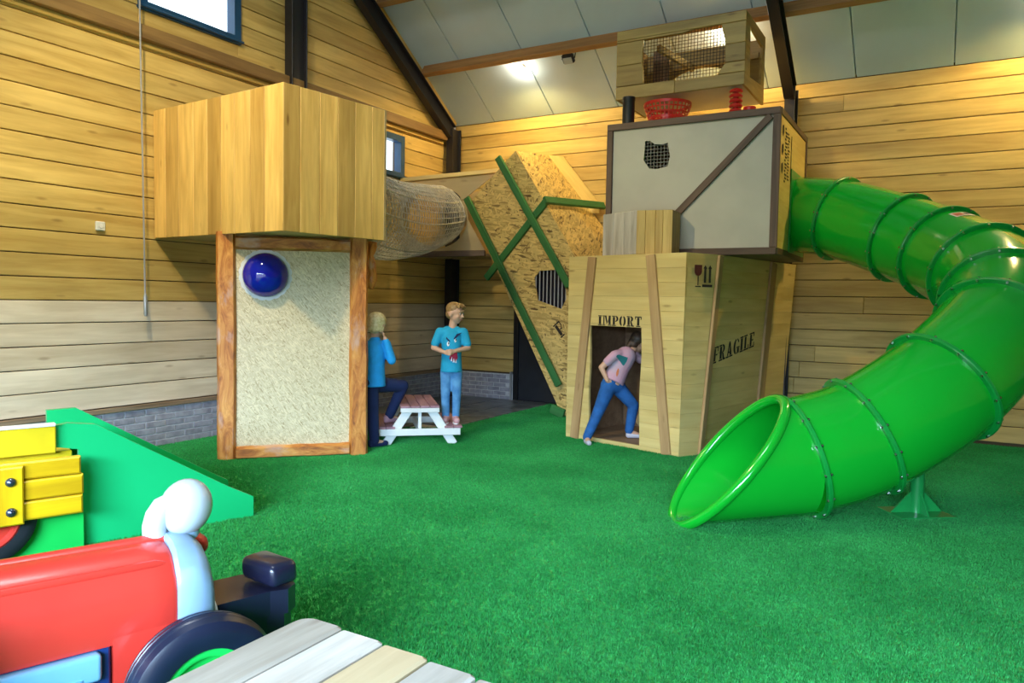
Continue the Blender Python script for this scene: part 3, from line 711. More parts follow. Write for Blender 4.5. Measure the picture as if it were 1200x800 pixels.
# ------------------------------------------------------------------ import crate
def import_crate():
    A, B_ = V((-3.62, 7.495, 0)), V((-2.215, 7.128, 0)); H = 2.0
    t = thing('import_crate', 'big pale plank crate marked IMPORT and FRAGILE with a doorway', 'crate', (-2.7, 8.3, 0))
    d = nrm(B_-A); Lf = (B_-A).length; n = V((d.y, -d.x, 0))
    def P(u, z, o=0): return A+d*u+Z*z+n*o
    dl, dr = (.322, .326), (.972, .990)
    rowh = H/14
    zz = [i*rowh for i in range(15)]
    dtop = 1.255
    def lu(z): return .318+.006*math.sin(z*9)
    def ru(z): return .978+.007*math.sin(z*7+1)
    for i in range(14):
        z0, z1 = zz[i], zz[i+1]; g = .0006
        def bd(f0, f1, y0, y1): plank(t, [P(f0(y0), y0+g), P(f1(y0), y0+g), P(f1(y1), y1-g), P(f0(y1), y1-g)], n, .03, 'crate', d, 'board', .001)
        z_ = lambda z: 0.0
        e_ = lambda z: Lf+.012*z
        if z1 <= .06: continue
        if z0 < .05: z0 = .05
        if z1 <= dtop+.01: bd(z_, lu, z0, z1); bd(ru, e_, z0, z1)
        elif z0 < dtop-.01: bd(z_, lu, z0, dtop); bd(ru, e_, z0, dtop); bd(z_, e_, dtop, z1)
        else: bd(z_, e_, z0, z1)
    plank(t, [P(0, .0), P(Lf, .0), P(Lf, .049), P(0, .049)], n, .03, 'crate', d, 'threshold', .002)
    # chamfered corner and long right side, both leaning a little outward
    b0, b1 = V((-2.215, 7.128, 0)), V((-2.088, 7.318, 0)); t0, t1 = V((-2.20, 7.124, H)), V((-2.006, 7.516, H))
    nc = nrm((b1-b0).cross(t0-b0)); nc = nc if nc.dot(V((1, -1, 0))) > 0 else -nc
    r1b = V((-1.69, 9.45, 0)); r1t = r1b+t1-b1
    nrr = nrm((r1b-b1).cross(t1-b1)); nrr = nrr if nrr.x > 0 else -nrr
    for i in range(14):
        e0, e1 = i/14+.0003, (i+1)/14-.0003
        plank(t, [b0.lerp(t0, e0), b1.lerp(t1, e0), b1.lerp(t1, e1), b0.lerp(t0, e1)], nc, .03, 'crate', nrm(b1-b0), 'board', .001)
        plank(t, [b1.lerp(t1, e0), r1b.lerp(r1t, e0), r1b.lerp(r1t, e1), b1.lerp(t1, e1)], nrr, .03, 'crate', nrm(r1b-b1), 'board', .001)
    # battens
    def bat(p, q, nn, wd=.105, th=.03):
        p, q = V(p)+nn*th/2, V(q)+nn*th/2
        MB().beam(p, q, nn.cross(q-p), nn, wd, th, .004).build('batten', 'crate_batten', t, (nrm(q-p), nn))
    bat(P(.135, 0.012), P(.335, H-.014), n); bat(P(1.318, 0.012), P(1.075, H-.014), n)
    bat(b1.lerp(r1b, .022)+Z*.01, t1.lerp(r1t, .030)-Z*.014, nrr, .09); bat(b1.lerp(r1b, .66)+Z*.01, t1.lerp(r1t, .66)-Z*.014, nrr, .15)
    # inside
    lb = V((-3.08, 9.6, 0))
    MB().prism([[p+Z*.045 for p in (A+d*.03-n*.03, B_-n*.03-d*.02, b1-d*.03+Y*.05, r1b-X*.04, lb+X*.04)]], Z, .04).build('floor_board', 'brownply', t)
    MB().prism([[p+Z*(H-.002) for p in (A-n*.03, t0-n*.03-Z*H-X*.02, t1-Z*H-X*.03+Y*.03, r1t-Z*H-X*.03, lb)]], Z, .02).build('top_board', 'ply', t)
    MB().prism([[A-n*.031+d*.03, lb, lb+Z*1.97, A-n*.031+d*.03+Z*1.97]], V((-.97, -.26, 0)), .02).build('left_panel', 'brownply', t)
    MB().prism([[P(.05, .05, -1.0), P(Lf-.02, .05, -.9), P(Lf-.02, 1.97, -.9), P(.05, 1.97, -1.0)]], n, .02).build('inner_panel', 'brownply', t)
    MB().beam(P(.36, .05, -.93), P(.80, .60, -.93), n.cross(d), n, .26, .02, .003).build('inner_ramp', 'ply', t)
    stencil(t, 'IMPORT', P(.42, 1.262), d, Z, n, .105, .565)
    # FRAGILE slants up the right side
    dx = nrm(r1b-b1); up = nrm(t1-b1); up = nrm(up-dx*up.dot(dx)); o = b1+dx*.23+up*.90
    ax = nrm(dx+up*.145); ay = nrm(up+dx*.03)
    stencil(t, 'FRAGILE', o, ax, ay, nrr, .165, 1.03)
    # wine glass and arrows
    dc = nrm(b1-b0); o = b0.lerp(t0, .835)+dc*.115; uc = nrm(t0-b0); uc = nrm(uc-dc*uc.dot(dc))
    k = .215
    gl = [[(0, 1), (.42, 1), (.42, .72)]+arc(.21, .72, .21, .22, 0, -180, 8)+[(0, .72)], rc(.185, .08, .235, .5), rc(.06, 0, .38, .05)]
    stencil(t, None, o, dc*k, uc*k, nc, 1, 1, 'redink', 'glass_symbol', gl[:1]); stencil(t, None, o, dc*k, uc*k, nc, 1, 1, 'ink', 'glass_stem', gl[1:])
    ar = []
    for x in (.52, .80): ar += [rc(x+.03, .2, x+.15, .86), [(x-.02, .84), (x+.20, .84), (x+.09, 1)]]
    ar.append(rc(.46, 0, 1.04, .12)); stencil(t, None, o, dc*k, uc*k, nc, 1, 1, 'ink', 'arrow_symbol', ar)
import_crate()

# ------------------------------------------------------------------ small plank box in front of the container
def small_box():
    t = thing('plank_box', 'small raw plank box on the import crate in front of white container', 'box', (-2.75, 7.55, 2.0))
    Nn, Lf, Rr, Bk = V((-2.775, 7.30, 0)), V((-3.24, 7.52, 0)), V((-2.42, 7.37, 0)), V((-2.62, 7.68, 0)); z0, z1 = 2.003, 2.445
    def face(a, b_, k, mat):
        dd = b_-a; n = nrm(V((dd.y, -dd.x, 0))); ws = [random.uniform(.75, 1.25) for _ in range(k)]; tot = sum(ws); e = 0
        for i in range(k):
            e2 = e+ws[i]/tot; p, q = a+dd*(e+.003), a+dd*(e2-.003); e = e2
            plank(t, [p+Z*z0, q+Z*z0, q+Z*z1, p+Z*z1], n, .022, mat, Z, b=.003)
    face(Lf, Nn, 3, 'table'); face(Nn, Rr, 4, 'pine'); face(Rr, V((-2.44, 7.68, 0)), 2, 'upper')
    MB().prism([[p+Z*(z1-.02) for p in (Nn+Y*.03, Rr+V((-.03, .01, 0)), V((-2.46, 7.67, 0)), V((-3.2, 7.67, 0)), Lf+V((.03, .02, 0)))]], Z, .02).build('lid', 'upper', t)
small_box()

# ------------------------------------------------------------------ white container box on the crate
def container():
    t = thing('white_container', 'white panelled container box with dark frame above the import crate', 'container', (-2.37, 8.45, 2.005))
    x0, x1, y0, y1, z0, z1 = -3.285, -1.475, 7.7, 9.25, 2.004, 3.43; b = .085
    cat = [(-2.857, 3.228), (-2.807, 3.226), (-2.749, 3.185), (-2.658, 3.177), (-2.61, 3.192), (-2.581, 3.044), (-2.603, 2.946), (-2.714, 2.924), (-2.806, 2.935), (-2.87, 3.027)]
    m = MB(); m.prism([[(x0+.02, y0+.012, z0+.02), (x1-.02, y0+.012, z0+.02), (x1-.02, y0+.012, z1-.02), (x0+.02, y0+.012, z1-.02)], [(x, y0+.012, z) for x, z in cat]], -Y, .02); m.build('front_panel', 'white_panel', t)
    wr = MB()
    for i in range(9):
        x = -2.875+i*.037; wr.tube([(x, y0+.04, 2.9), (x, y0+.04, 3.25)], .0035, 5)
    for i in range(9):
        z = 2.925+i*.036; wr.tube([(-2.89, y0+.045, z), (-2.56, y0+.045, z)], .0035, 5)
    wr.build('wire_mesh', 'wire_l', t)
    def bar(p, q, wv, n, wd=b, th=.03, name='frame_bar'): MB().beam(p, q, wv, n, wd, th, .004).build(name, 'darkwood', t, (nrm(V(q)-V(p)), n))
    y = y0-.003
    bar((x0, y, z1-.03), (x1, y, z1-.03), Z, -Y, .07); bar((x0, y, z0+.035), (x1, y, z0+.035), Z, -Y, .07)
    bar((x0+.032, y, z0+.07), (x0+.032, y, z1-.065), X, -Y, .065); bar((x1-.03, y, z0+.07), (x1-.03, y, z1-.065), X, -Y, .075)
    bar((x1-.09, y-.002, z1-.075), (x0+.42, y-.002, z0+.06), V((1, 0, -1)), -Y, .07, .026)
    sx = x1-.004
    m = MB().box((x1-.012, (y0+y1)/2, (z0+z1)/2), Y, Z, X, (y1-y0-.05, z1-z0-.02, .02), .002); m.build('side_panel', 'yellowply', t, (Y, Z))
    for p, q, wv in (((sx, y0+.014, z0+.035), (sx, y1, z0+.035), Z), ((sx, y0+.014, z1-.03), (sx, y1, z1-.03), Z), ((sx, y1-.03, z0+.07), (sx, y1-.03, z1-.065), Y)): bar(p, q, wv, X, .065)
    MB().box(((x0+x1)/2, (y0+y1)/2+.01, z1-.012), X, Y, Z, (x1-x0-.02, y1-y0-.06, .02), .002).build('top_panel', 'ply', t)
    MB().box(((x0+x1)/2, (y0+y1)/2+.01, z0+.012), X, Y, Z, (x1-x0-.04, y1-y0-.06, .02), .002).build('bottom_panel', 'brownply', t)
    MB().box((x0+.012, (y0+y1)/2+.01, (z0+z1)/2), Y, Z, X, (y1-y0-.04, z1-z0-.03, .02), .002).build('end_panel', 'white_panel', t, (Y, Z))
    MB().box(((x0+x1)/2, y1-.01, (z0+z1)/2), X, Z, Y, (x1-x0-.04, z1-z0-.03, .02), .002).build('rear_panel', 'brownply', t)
    # worn stencil marks down the side panel, too small to read
    pl = [[(.02, .95-.33*i), (.16, .99-.33*i), (.19, .86-.33*i), (.10, .78-.33*i), (.03, .82-.33*i)] for i in range(3)]
    for i in range(16): x = .34+.03*((i*7) % 3); pl.append(rc(x, .97-.062*i-.030, x+.12+.05*((i*5) % 3), .97-.062*i))
    for i in range(15): x = .66+.02*((i*4) % 3); pl.append(rc(x, .92-.058*i-.026, x+.10+.03*((i*3) % 4), .92-.058*i))
    stencil(t, None, (x1, y0+.10, 2.74), Y*.46, Z*.56, X, 1, 1, 'ink', 'stencil_marks', pl)['kind'] = 'stuff'
    stencil(t, None, (x1, y0+.60, 2.80), Y*.1, Z*.46, X, 1, 1, 'ink', 'stencil_line', [rc(0, 0, .2, 1)])
container()

# ------------------------------------------------------------------ plank box under the roof
def roof_box():
    t = thing('roof_box', 'wire-meshed plank box under the roof on black tubes above the container', 'box', (-2.57, 8.3, 3.735))
    x0, x1, y0, y1, z0, z1 = -3.265, -1.872, 7.85, 8.76, 3.735, 4.475
    o = lambda *p: [(x, z) for x, z in p]
    rws = [3.735, 3.90, 4.10, 4.30, 4.475]
    def left(z): return -2.95-.02*math.sin((z-3.9)*6)
    def right(z): return {3.90: -2.125, 4.10: -2.066, 4.30: -2.10}.get(round(z, 2), -2.1)
    def bd(a0, a1, b0, b1, q0, q1): plank(t, [(a0, y0, q0+.002), (b0, y0, q0+.002), (b1, y0, q1-.002), (a1, y0, q1-.002)], -Y, .03, 'upper', X, b=.004)
    bd(x0, x0, -2.60, -2.60, 3.735, 3.875); bd(-2.598, -2.598, x1, x1, 3.735, 3.865)
    bd(x0, x0, left(3.875), left(4.1), 3.877, 4.10); bd(x0, x0, left(4.1), left(4.34), 4.10, 4.345)
    bd(-2.15, -2.07, x1, x1, 3.867, 3.975); bd(-2.07, -2.075, x1, x1, 3.977, 4.16); bd(-2.075, -2.12, x1, x1, 4.16, 4.37)
    bd(x0, x0, x1, x1, 4.372, 4.475); bd(left(4.3)-.3, left(4.3)-.3, -2.52, -2.42, 4.347, 4.372)
    # side with an opening, rear hoop, floor, slats
    m = MB(); m.prism([[(x1, y0+.03, z0), (x1, y1, z0), (x1, y1, z1), (x1, y0+.03, z1)], [(x1, y0+.24, z0+.13), (x1, y1-.16, z0+.18), (x1, y1-.12, z1-.14), (x1, y0+.20, z1-.10)]], X, .025); m.build('side_panel', 'upper', t, (Y, X))
    m = MB(); m.prism([[(x0, y0+.03, z0), (x0, y1, z0), (x0, y1, z1), (x0, y0+.03, z1)]], -X, .025); m.build('end_panel', 'upper', t, (Y, X))
    MB().box(((x0+x1)/2, (y0+y1)/2, z0+.012), X, Y, Z, (x1-x0-.06, y1-y0-.07, .02), .002).build('floor_board', 'white_panel', t)
    hp = [(-2.58+.36*math.cos(q), y1-.01, 4.09+.15*math.sin(q)) for q in [2*math.pi*i/24 for i in range(24)]]
    m = MB(); m.prism([[(x0+.03, y1-.01, z0+.02), (x1-.03, y1-.01, z0+.02), (x1-.03, y1-.01, z1-.02), (x0+.03, y1-.01, z1-.02)], hp], -Y, .02); m.build('rear_panel', 'upper', t, (X, Y))
    for i in range(5): MB().box((-3.06+i*.04, y1-.25, (z0+z1)/2), Z, X, Y, (z1-z0-.1, .034, .02), .003).build('inner_slat', 'brownply', t, (Z, X))
    MB().beam((-2.86, y0+.2, 4.30), (-2.62, y1-.2, 4.18), Z, X, .07, .05, .004).build('inner_brace', 'upper', t)
    MB().beam((x0+.05, y1-.06, 4.27), (x1-.05, y1-.06, 4.27), Z, Y, .07, .04, .004).build('inner_rail', 'upper', t, (X, Z))
    w_ = MB()
    for i in range(28): w_.tube([(-2.99+i*.034, y0+.05, 3.83), (-2.99+i*.034, y0+.05, 4.40)], .0028, 4)
    for i in range(17): w_.tube([(-3.0, y0+.054, 3.84+i*.034), (-2.03, y0+.054, 3.84+i*.034)], .0028, 4)
    w_.build('wire_mesh', 'wire', t)
    MB().beam((x0+.02, y0+.1, z1-.012), (x1-.02, y0+.1, z1-.012), Y, Z, .14, .02, .003).build('top_board', 'upper', t, (X, Y))
roof_box()

# small things on the container top
TOP = 3.43
def bits():
    t = MB(); t.lathe((-3.09, 7.80, TOP), Z, [(0, .001), (0, .062), (.03, .066), (.265, .066), (.27, .07), (.303, .07), (.303, .001)], 24)
    tag(t.build('black_tube', 'black', org=(-3.09, 7.80, TOP)), 'short black round tube standing at left front end of the container top', 'tube')
    t = MB(); t.lathe((-2.9, 8.6, TOP), Z, [(0, .001), (0, .05), (.303, .05), (.303, .001)], 20)
    tag(t.build('black_tube', 'black', org=(-2.9, 8.6, TOP)), 'black round tube hidden behind the red basket under the roof box', 'tube')
    b = thing('laundry_basket', 'round red plastic lattice basket on the white container top', 'basket', (-2.72, 8.0, TOP))
    r0, r1, h = .185, .255, .215
    q = MB()
    for i in range(32):
        a = 2*math.pi*i/32; p = V((math.cos(a), math.sin(a), 0)); q.beam(V((-2.72, 8.0, TOP+.02))+p*r0, V((-2.72, 8.0, TOP+h))+p*r1, p.cross(Z), p, .014, .006, .001)
    q.build('bars', 'redplastic', b)
    for z, k in ((.055, .03), (.115, .014), (.165, .014), (.205, .03)):
        r = r0+(r1-r0)*z/h; MB().lathe((-2.72, 8.0, TOP), Z, [(z, r), (z+k, r+.006), (z+k, r-.004), (z, r-.006)], 32, closed=True).build('hoop', 'redplastic', b)
    MB().lathe((-2.72, 8.0, TOP+.001), Z, [(0, .001), (0, r0), (.05, r0+.012), (.05, r0+.004), (.012, r0-.01), (.012, .001)], 32).build('base', 'redplastic', b)
    s = thing('ring_stack', 'tall stack of red plastic rings near right end of the container', 'toy', (-1.975, 7.95, TOP))
    for i in range(6): MB().lathe((-1.975, 7.95, TOP+.002+i*.05), Z, [(0, .030), (0, .062), (.014, .070), (.03, .062), (.03, .030)], 24, closed=True).build('ring', 'redplastic', s)
    MB().lathe((-1.975, 7.95, TOP+.001), Z, [(0, .001), (0, .028), (.295, .028), (.295, .001)], 16).build('core', 'redplastic', s)
    c = MB().lathe((-1.83, 7.93, TOP), Z, [(0, .001), (0, .045), (.02, .045), (.07, .062), (.085, .064), (.085, .056), (.02, .038), (.02, .001)], 20)
    tag(c.build('red_cup', 'redplastic', org=(-1.83, 7.93, TOP)), 'small red cup beside the ring stack on the container', 'cup')
bits()

# ------------------------------------------------------------------ green tube slide
def catmull(P, per=14):
    out = []
    for i in range(len(P)-1):
        p0 = P[i-1] if i else P[0]*2-P[1]; p1, p2 = P[i], P[i+1]; p3 = P[i+2] if i+2 < len(P) else P[-1]*2-P[-2]
        for k in range(per):
            t = k/per; out.append(.5*((2*p1)+(p2-p0)*t+(2*p0-5*p1+4*p2-p3)*t*t+(3*p1-p0-3*p2+p3)*t**3))
    out.append(P[-1]); return out
def slide():
    t = thing('tube_slide', 'large glossy green tube slide spiralling down from the white container', 'slide', (-.3, 7.0, 0))
    K = [V(p) for p in SLIDE_PTS]
    path = catmull(K); per = 14; r = .405
    T = [nrm(path[min(i+1, len(path)-1)]-path[max(i-1, 0)]) for i in range(len(path))]
    for i in range(len(K)-1):
        a, b_ = i*per, (i+1)*per
        MB().tube(path[a:b_+1], r, 56, cap=False).build('tube_section', 'slide', t)
    for i in range(len(K)):
        a = i*per; c = path[a]; ax = T[a]
        if i == 0: continue
        MB().lathe(c, ax, [(-.016, r-.004), (-.016, r+.032), (-.010, r+.038), (.010, r+.038), (.016, r+.032), (.016, r-.004)], 56).build('flange', 'slide_flange', t)
        u = nrm(Z-ax*Z.dot(ax)); w_ = ax.cross(u); b = MB()
        for j in range(14):
            an = 2*math.pi*(j+.3)/14; p = c+(u*math.cos(an)+w_*math.sin(an))*(r+.026)
            b.lathe(p-ax*.026, ax, [(0, .001), (0, .010), (.052, .010), (.052, .001)], 6)
        b.build('flange_bolts', 'chrome', t)
    # exit: the last tube cut at a slant, thick walled, with a rolled rim
    c = path[-1]; ax = nrm(V((T[-1].x, T[-1].y, T[-1].z*.25))); u = nrm(Z-ax*Z.dot(ax)); w_ = ax.cross(u); n = 64; out = []; inn = []; st = []
    for j in range(n):
        an = 2*math.pi*j/n; dr = u*math.cos(an)+w_*math.sin(an); ln = EXIT[0]+(EXIT[1]-EXIT[0])*(1-math.cos(an))/2
        st.append(c+dr*r); out.append(c+dr*(r+.006*ln)+ax*ln); inn.append((c+dr*(r-.02), c+dr*(r-.016)+ax*ln))
    m = MB(); vs = st+out; m.add(vs, [[j, (j+1) % n, n+(j+1) % n, n+j] for j in range(n)], 0, True)
    vs = [a for a, _ in inn]+[b for _, b in inn]; m.add(vs, [[n+j, n+(j+1) % n, (j+1) % n, j] for j in range(n)], 0, True)
    m.build('exit_section', 'slide', t)
    MB().tube([p+ax*.01 for p in out], .036, 12, closed=True, up=ax).build('exit_rim', 'slide', t)
    # mounting plate on the container
    q = [(-1.474, 8.31, 2.06), (-1.474, 9.19, 2.06), (-1.474, 9.19, 2.93), (-1.474, 8.31, 2.93)]
    MB().prism([[V(p)+X*.012 for p in q]], X, .012).build('mounting_plate', 'slide_flange', t)
    # support foot
    fx, fy = STAND
    sp = MB().tube([(fx, fy, .02), (fx, fy, .42)], .048, 18).build('support_post', 'green_metal', t)
    MB().box((fx, fy, .012), V((.8, .6, 0)), V((-.6, .8, 0)), Z, (.42, .30, .014), .003).build('base_plate', 'green_metal', sp)
    for k in range(4):
        a = math.atan2(.6, .8)+k*math.pi/2; dd = V((math.cos(a), math.sin(a), 0)); nn = V((-dd.y, dd.x, 0)); e = V((fx, fy, .02)); ln = .20 if k % 2 == 0 else .14
        MB().prism([[e+dd*.04+nn*.006, e+dd*ln+nn*.006, e+dd*.04+Z*.16+nn*.006]], nn, .012).build('gusset', 'green_metal', sp)
    # warning label wrapped on the tube
    i = 3*per+4; c = path[i]; ax = T[i]; u = nrm(Z-ax*Z.dot(ax)); w_ = ax.cross(u)
    def lab(a0, a1, s0, s1, rr): 
        g = [c+(u*math.cos(a0+(a1-a0)*k/5)+w_*math.sin(a0+(a1-a0)*k/5))*rr+ax*s for s in (s0, s1) for k in range(6)]
        return g, [[k, k+1, k+7, k+6] for k in range(5)]
    m = MB(); m.add(*lab(-.10, .32, -.05, .07, r+.004), 0); m.add(*lab(.10, .28, -.03, .05, r+.006), 1); m.add(*lab(-.06, .06, -.02, .03, r+.006), 2)
    m.build('warning_label', ['white', 'sticker_red', 'ink'], t)
SLIDE_PTS = [(-1.465, 8.75, 2.50), (-1.02, 8.62, 2.42), (-.40, 8.22, 2.17), (-.06, 7.92, 2.0), (.24, 7.45, 1.80), (.36, 7.02, 1.58), (.32, 6.62, 1.35), (-.02, 6.05, .95), (-.48, 5.75, .60), (-.86, 5.50, .455)]
EXIT = (.10, .88); STAND = (-.136, 6.16)
slide()

# ------------------------------------------------------------------ small picnic table behind the tower
C0 = V((-4.675, 6.21, 0)); TA = nrm(V((.74, .67, 0))); TB = V((-TA.y, TA.x, 0))
def kid_table():
    t = thing('kid_picnic_table', 'small white picnic table with mauve boards that the children stand on', 'table', C0+TB*.4)
    def P(a, b_, z): return C0+TA*a+TB*b_+Z*z
    for i in range(4):
        a = -.152+i*.101; MB().beam(P(a, -.05, .40), P(a, .88, .40), TA, Z, .095, .022, .004).build('top_board', 'mauve', t, (TB, Z))
    for s in (-1, 1):
        for i in range(2):
            a = s*(.30+i*.095); MB().beam(P(a, -.05, .187), P(a, .88, .187), TA, Z, .09, .022, .004).build('bench_board', 'mauve', t, (TB, Z))
    for b_ in (0, .82):
        for s in (-1, 1):
            MB().beam(P(s*.355, b_, 0), P(s*.10, b_, .388), TB.cross(P(s*.255, 0, -.388)-P(0, 0, 0)), TB, .088, .035, .004).build('leg', 'white', t)
        MB().beam(P(-.42, b_-.035, .14), P(.42, b_-.035, .14), Z, TB, .07, .032, .004).build('bench_rail', 'white', t)
        MB().beam(P(-.20, b_-.035, .365), P(.20, b_-.035, .365), Z, TB, .045, .032, .004).build('top_rail', 'white', t)
    MB().beam(P(0, .0, .15), P(0, .0, .385), TA, TB, .035, .03, .003).build('centre_strut', 'white', t)
    MB().beam(P(0, .02, .15), P(0, .78, .15), Z, TA, .06, .03, .003).build('long_rail', 'white', t)
kid_table()

# ------------------------------------------------------------------ children
def flesh(m, name, mat, parent, voxel=.007, it=4, org=None):
    o = m.build(name, mat, parent, org=org)
    r = o.modifiers.new('one_surface', 'REMESH'); r.mode = 'VOXEL'; r.voxel_size = voxel; r.use_smooth_shade = True
    q = o.modifiers.new('soften', 'SMOOTH'); q.factor = .5; q.iterations = it
    return o
def hand(m, wr, d, nn, k=1.0):
    """palm, four fingers of unequal length with a knuckle bend, thumb from the side"""
    d = nrm(d); nn = nrm(V(nn)-d*V(nn).dot(d)); s = d.cross(nn); pc = wr+d*.038*k
    for e in (-.018, -.006, .006, .018): m.limb(wr+s*e*.6, wr+s*e*k+d*.055*k, .011*k, .009*k, 8)
    for e, l in ((-.021, .034), (-.007, .042), (.007, .040), (.021, .030)):
        a = wr+s*e*k+d*.058*k; b_ = a+d*l*.55*k+nn*l*.18*k; c = b_+d*l*.42*k+nn*l*.40*k
        m.limb(a, b_, .0075*k, .0068*k, 8); m.limb(b_, c, .0068*k, .0058*k, 8)
    a = wr+s*.018*k+d*.015*k; b_ = a+s*.020*k+d*.020*k+nn*.008; m.limb(a, b_, .009*k, .008*k, 8); m.limb(b_, b_+d*.020*k+nn*.008, .008*k, .0065*k, 8)
def head(m, c, f, up=Z, k=1.0):
    f = nrm(f); s = nrm(f.cross(up)); u = s.cross(f); A = (s, f, u)
    P = lambda a, b_, z: c+(s*a+f*b_+u*z)*k
    m.sphere(P(0, -.012, .022), (.076*k, .090*k, .085*k), 16, 10, ax=A)
    m.sphere(P(0, .018, -.028), (.060*k, .062*k, .068*k), 14, 9, ax=A)
    m.limb(P(0, .046, -.080), P(0, .020, -.068), .018*k, .036*k, 10)
    for e in (-1, 1):
        m.sphere(P(e*.032, .052, -.028), .024*k, 10, 7); m.sphere(P(e*.077, -.006, -.008), (.010*k, .020*k, .028*k), 10, 7, ax=A)
    m.limb(P(0, .078, .004), P(0, .092, -.024), .010*k, .013*k, 8)
    m.sphere(P(0, .074, .030), (.046*k, .016*k, .014*k), 10, 7, ax=A)
    m.sphere(P(0, .068, -.052), (.020*k, .010*k, .009*k), 10, 7, ax=A)
    return P, A
def face_bits(t, P, A, k=1.0):
    for e in (-1, 1):
        b = MB().sphere(P(e*.030, .076, .004), (.012*k, .006*k, .008*k), 10, 7, ax=A).build('eye', 'eyewhite', t)
        MB().sphere(P(e*.030, .081, .004), (.006*k, .003*k, .006*k), 8, 6, ax=A).build('iris', 'eyedark', b)
        MB().limb(P(e*.018, .084, .024), P(e*.044, .074, .024), .003, .0025, 6).build('eyebrow', 'hair_brown', t)
    MB().limb(P(-.016, .084, -.053), P(.016, .084, -.053), .004, .004, 6).build('mouth', 'lip', t)

def boy():
    b0 = C0+TA*.345+TB*.17+Z*.199
    r = V((.827, .562, 0)); kk = V((.562, -.827, 0))
    L = lambda x, y, z: b0+r*x+kk*y+Z*z
    t = thing('person', 'child in turquoise monster face t-shirt and faded jeans standing on the bench', 'person', b0)
    f = nrm(r*.80+kk*.50-Z*.12); hc = L(.035, .01, 1.165)
    m = MB(); P, A = head(m, hc, f, Z, 1.06)
    m.limb(L(.005, -.005, 1.0), L(.02, 0, 1.10), .045, .042)
    m.limb(L(.0, 0, .62), L(0, 0, .90), .070, .090); m.limb(L(-.10, 0, .95), L(.10, 0, .95), .05, .05)
    for s, el, wr_ in ((1, (.175, .03, .80), (.035, .155, .775)), (-1, (-.19, .03, .80), (-.075, .150, .76))):
        sh = L(s*.125, 0, .965); e = L(*el); wv = L(*wr_)
        m.limb(sh, e, .040, .030); m.limb(e, wv, .030, .021); hand(m, wv, wv-e+Z*.02, kk*-1 if s > 0 else -kk, .9)
    for s in (-1, 1):
        m.limb(L(s*.048, 0, .57), L(s*.059, .018, .30), .052, .038); m.limb(L(s*.059, .018, .30), L(s*.054, -.008, .06), .038, .030); m.limb(L(s*.05, -.01, .04), L(s*.06, .10, .028), .03, .026)
    flesh(m, 'body', 'skin', t, .0065); face_bits(t, P, A)
    # shirt with short sleeves
    m = MB(); m.tube([L(0, 0, .545), L(0, 0, .72), L(0, 0, .90)], [.116, .106, .108], 20); m.sphere(L(0, 0, .90), .108); m.limb(L(-.105, 0, .955), L(.105, 0, .955), .058, .058); m.limb(L(-.05, 0, .985), L(.05, 0, .985), .046, .046)
    for s, el in ((1, (.175, .03, .80)), (-1, (-.19, .03, .80))):
        sh = L(s*.125, 0, .965); e = L(*el); m.limb(sh, sh.lerp(e, .74), .050, .047)
    sh_ = flesh(m, 'shirt', 'tealshirt', t, .009)
    def decal(name, mat, poly, off):
        c = V((sum(p[0] for p in poly)/len(poly), .16, sum(p[1] for p in poly)/len(poly)))
        vs = [L(*c)]; fs = []; n = len(poly)
        for k in range(1, 5): vs += [L(c.x+(p[0]-c.x)*k/4, .16, c.z+(p[1]-c.z)*k/4) for p in poly]
        for i in range(n):
            j = (i+1) % n; fs.append([0, 1+i, 1+j])
            for k in range(3): fs.append([1+k*n+i, 1+(k+1)*n+i, 1+(k+1)*n+j, 1+k*n+j])
        o = MB().add(vs, fs, 0, True).build(name, mat, sh_)
        md = o.modifiers.new('on_cloth', 'SHRINKWRAP'); md.target = sh_; md.wrap_method = 'NEAREST_SURFACEPOINT'; md.wrap_mode = 'ABOVE_SURFACE'; md.offset = off
    for cx, cz in ((-.055, .845), (.062, .885)):
        decal('printed_eye', 'eyewhite', [(cx+.026*math.cos(i*.524), cz+.026*math.sin(i*.524)) for i in range(12)], .003)
        decal('printed_pupil', 'eyedark', [(cx+.010+.013*math.cos(i*.785), cz+.006+.013*math.sin(i*.785)) for i in range(8)], .005)
    decal('printed_brow', 'navy', [(-.10, .93), (-.02, .875), (-.03, .865), (-.105, .905)], .004); decal('printed_brow', 'navy', [(.10, .99), (.03, .905), (.045, .90), (.115, .975)], .004)
    mouth = [(-.02, .735), (.03, .765), (.10, .755), (.115, .70), (.08, .66), (.02, .665), (-.03, .69)]
    decal('printed_mouth', 'redprint', mouth, .003)
    for x, z in ((.0, .668), (.035, .655), (.075, .65)): decal('printed_tooth', 'eyewhite', [(x-.014, z), (x+.014, z), (x+.002, z+.045)], .006)
    # jeans
    m = MB(); m.limb(L(-.042, 0, .57), L(.042, 0, .57), .074, .074)
    for s in (-1, 1):
        m.limb(L(s*.054, 0, .55), L(s*.060, .018, .30), .066, .049); m.limb(L(s*.060, .018, .30), L(s*.054, -.008, .075), .049, .041)
    flesh(m, 'jeans', 'jeans_l', t, .009)
    for s in (-1, 1):
        m = MB(); m.limb(L(s*.052, -.02, .042), L(s*.066, .10, .034), .040, .034); m.limb(L(s*.05, -.01, .05), L(s*.05, -.01, .085), .038, .036)
        o = flesh(m, 'shoe', 'pinkshoe', t, .006, 2)
        MB().prism([[L(s*.058+.038*math.cos(a), .04+.092*math.sin(a), .012) for a in [i*.449 for i in range(14)]]], Z, .011).build('sole', 'eyewhite', o)
    m = MB(); m.sphere(P(0, -.020, .040), (.085, .092, .078), 16, 10, ax=A); m.sphere(P(0, .035, .080), (.062, .040, .030), 12, 8, ax=A); m.sphere(P(0, -.05, -.01), (.068, .056, .062), 12, 8, ax=A)
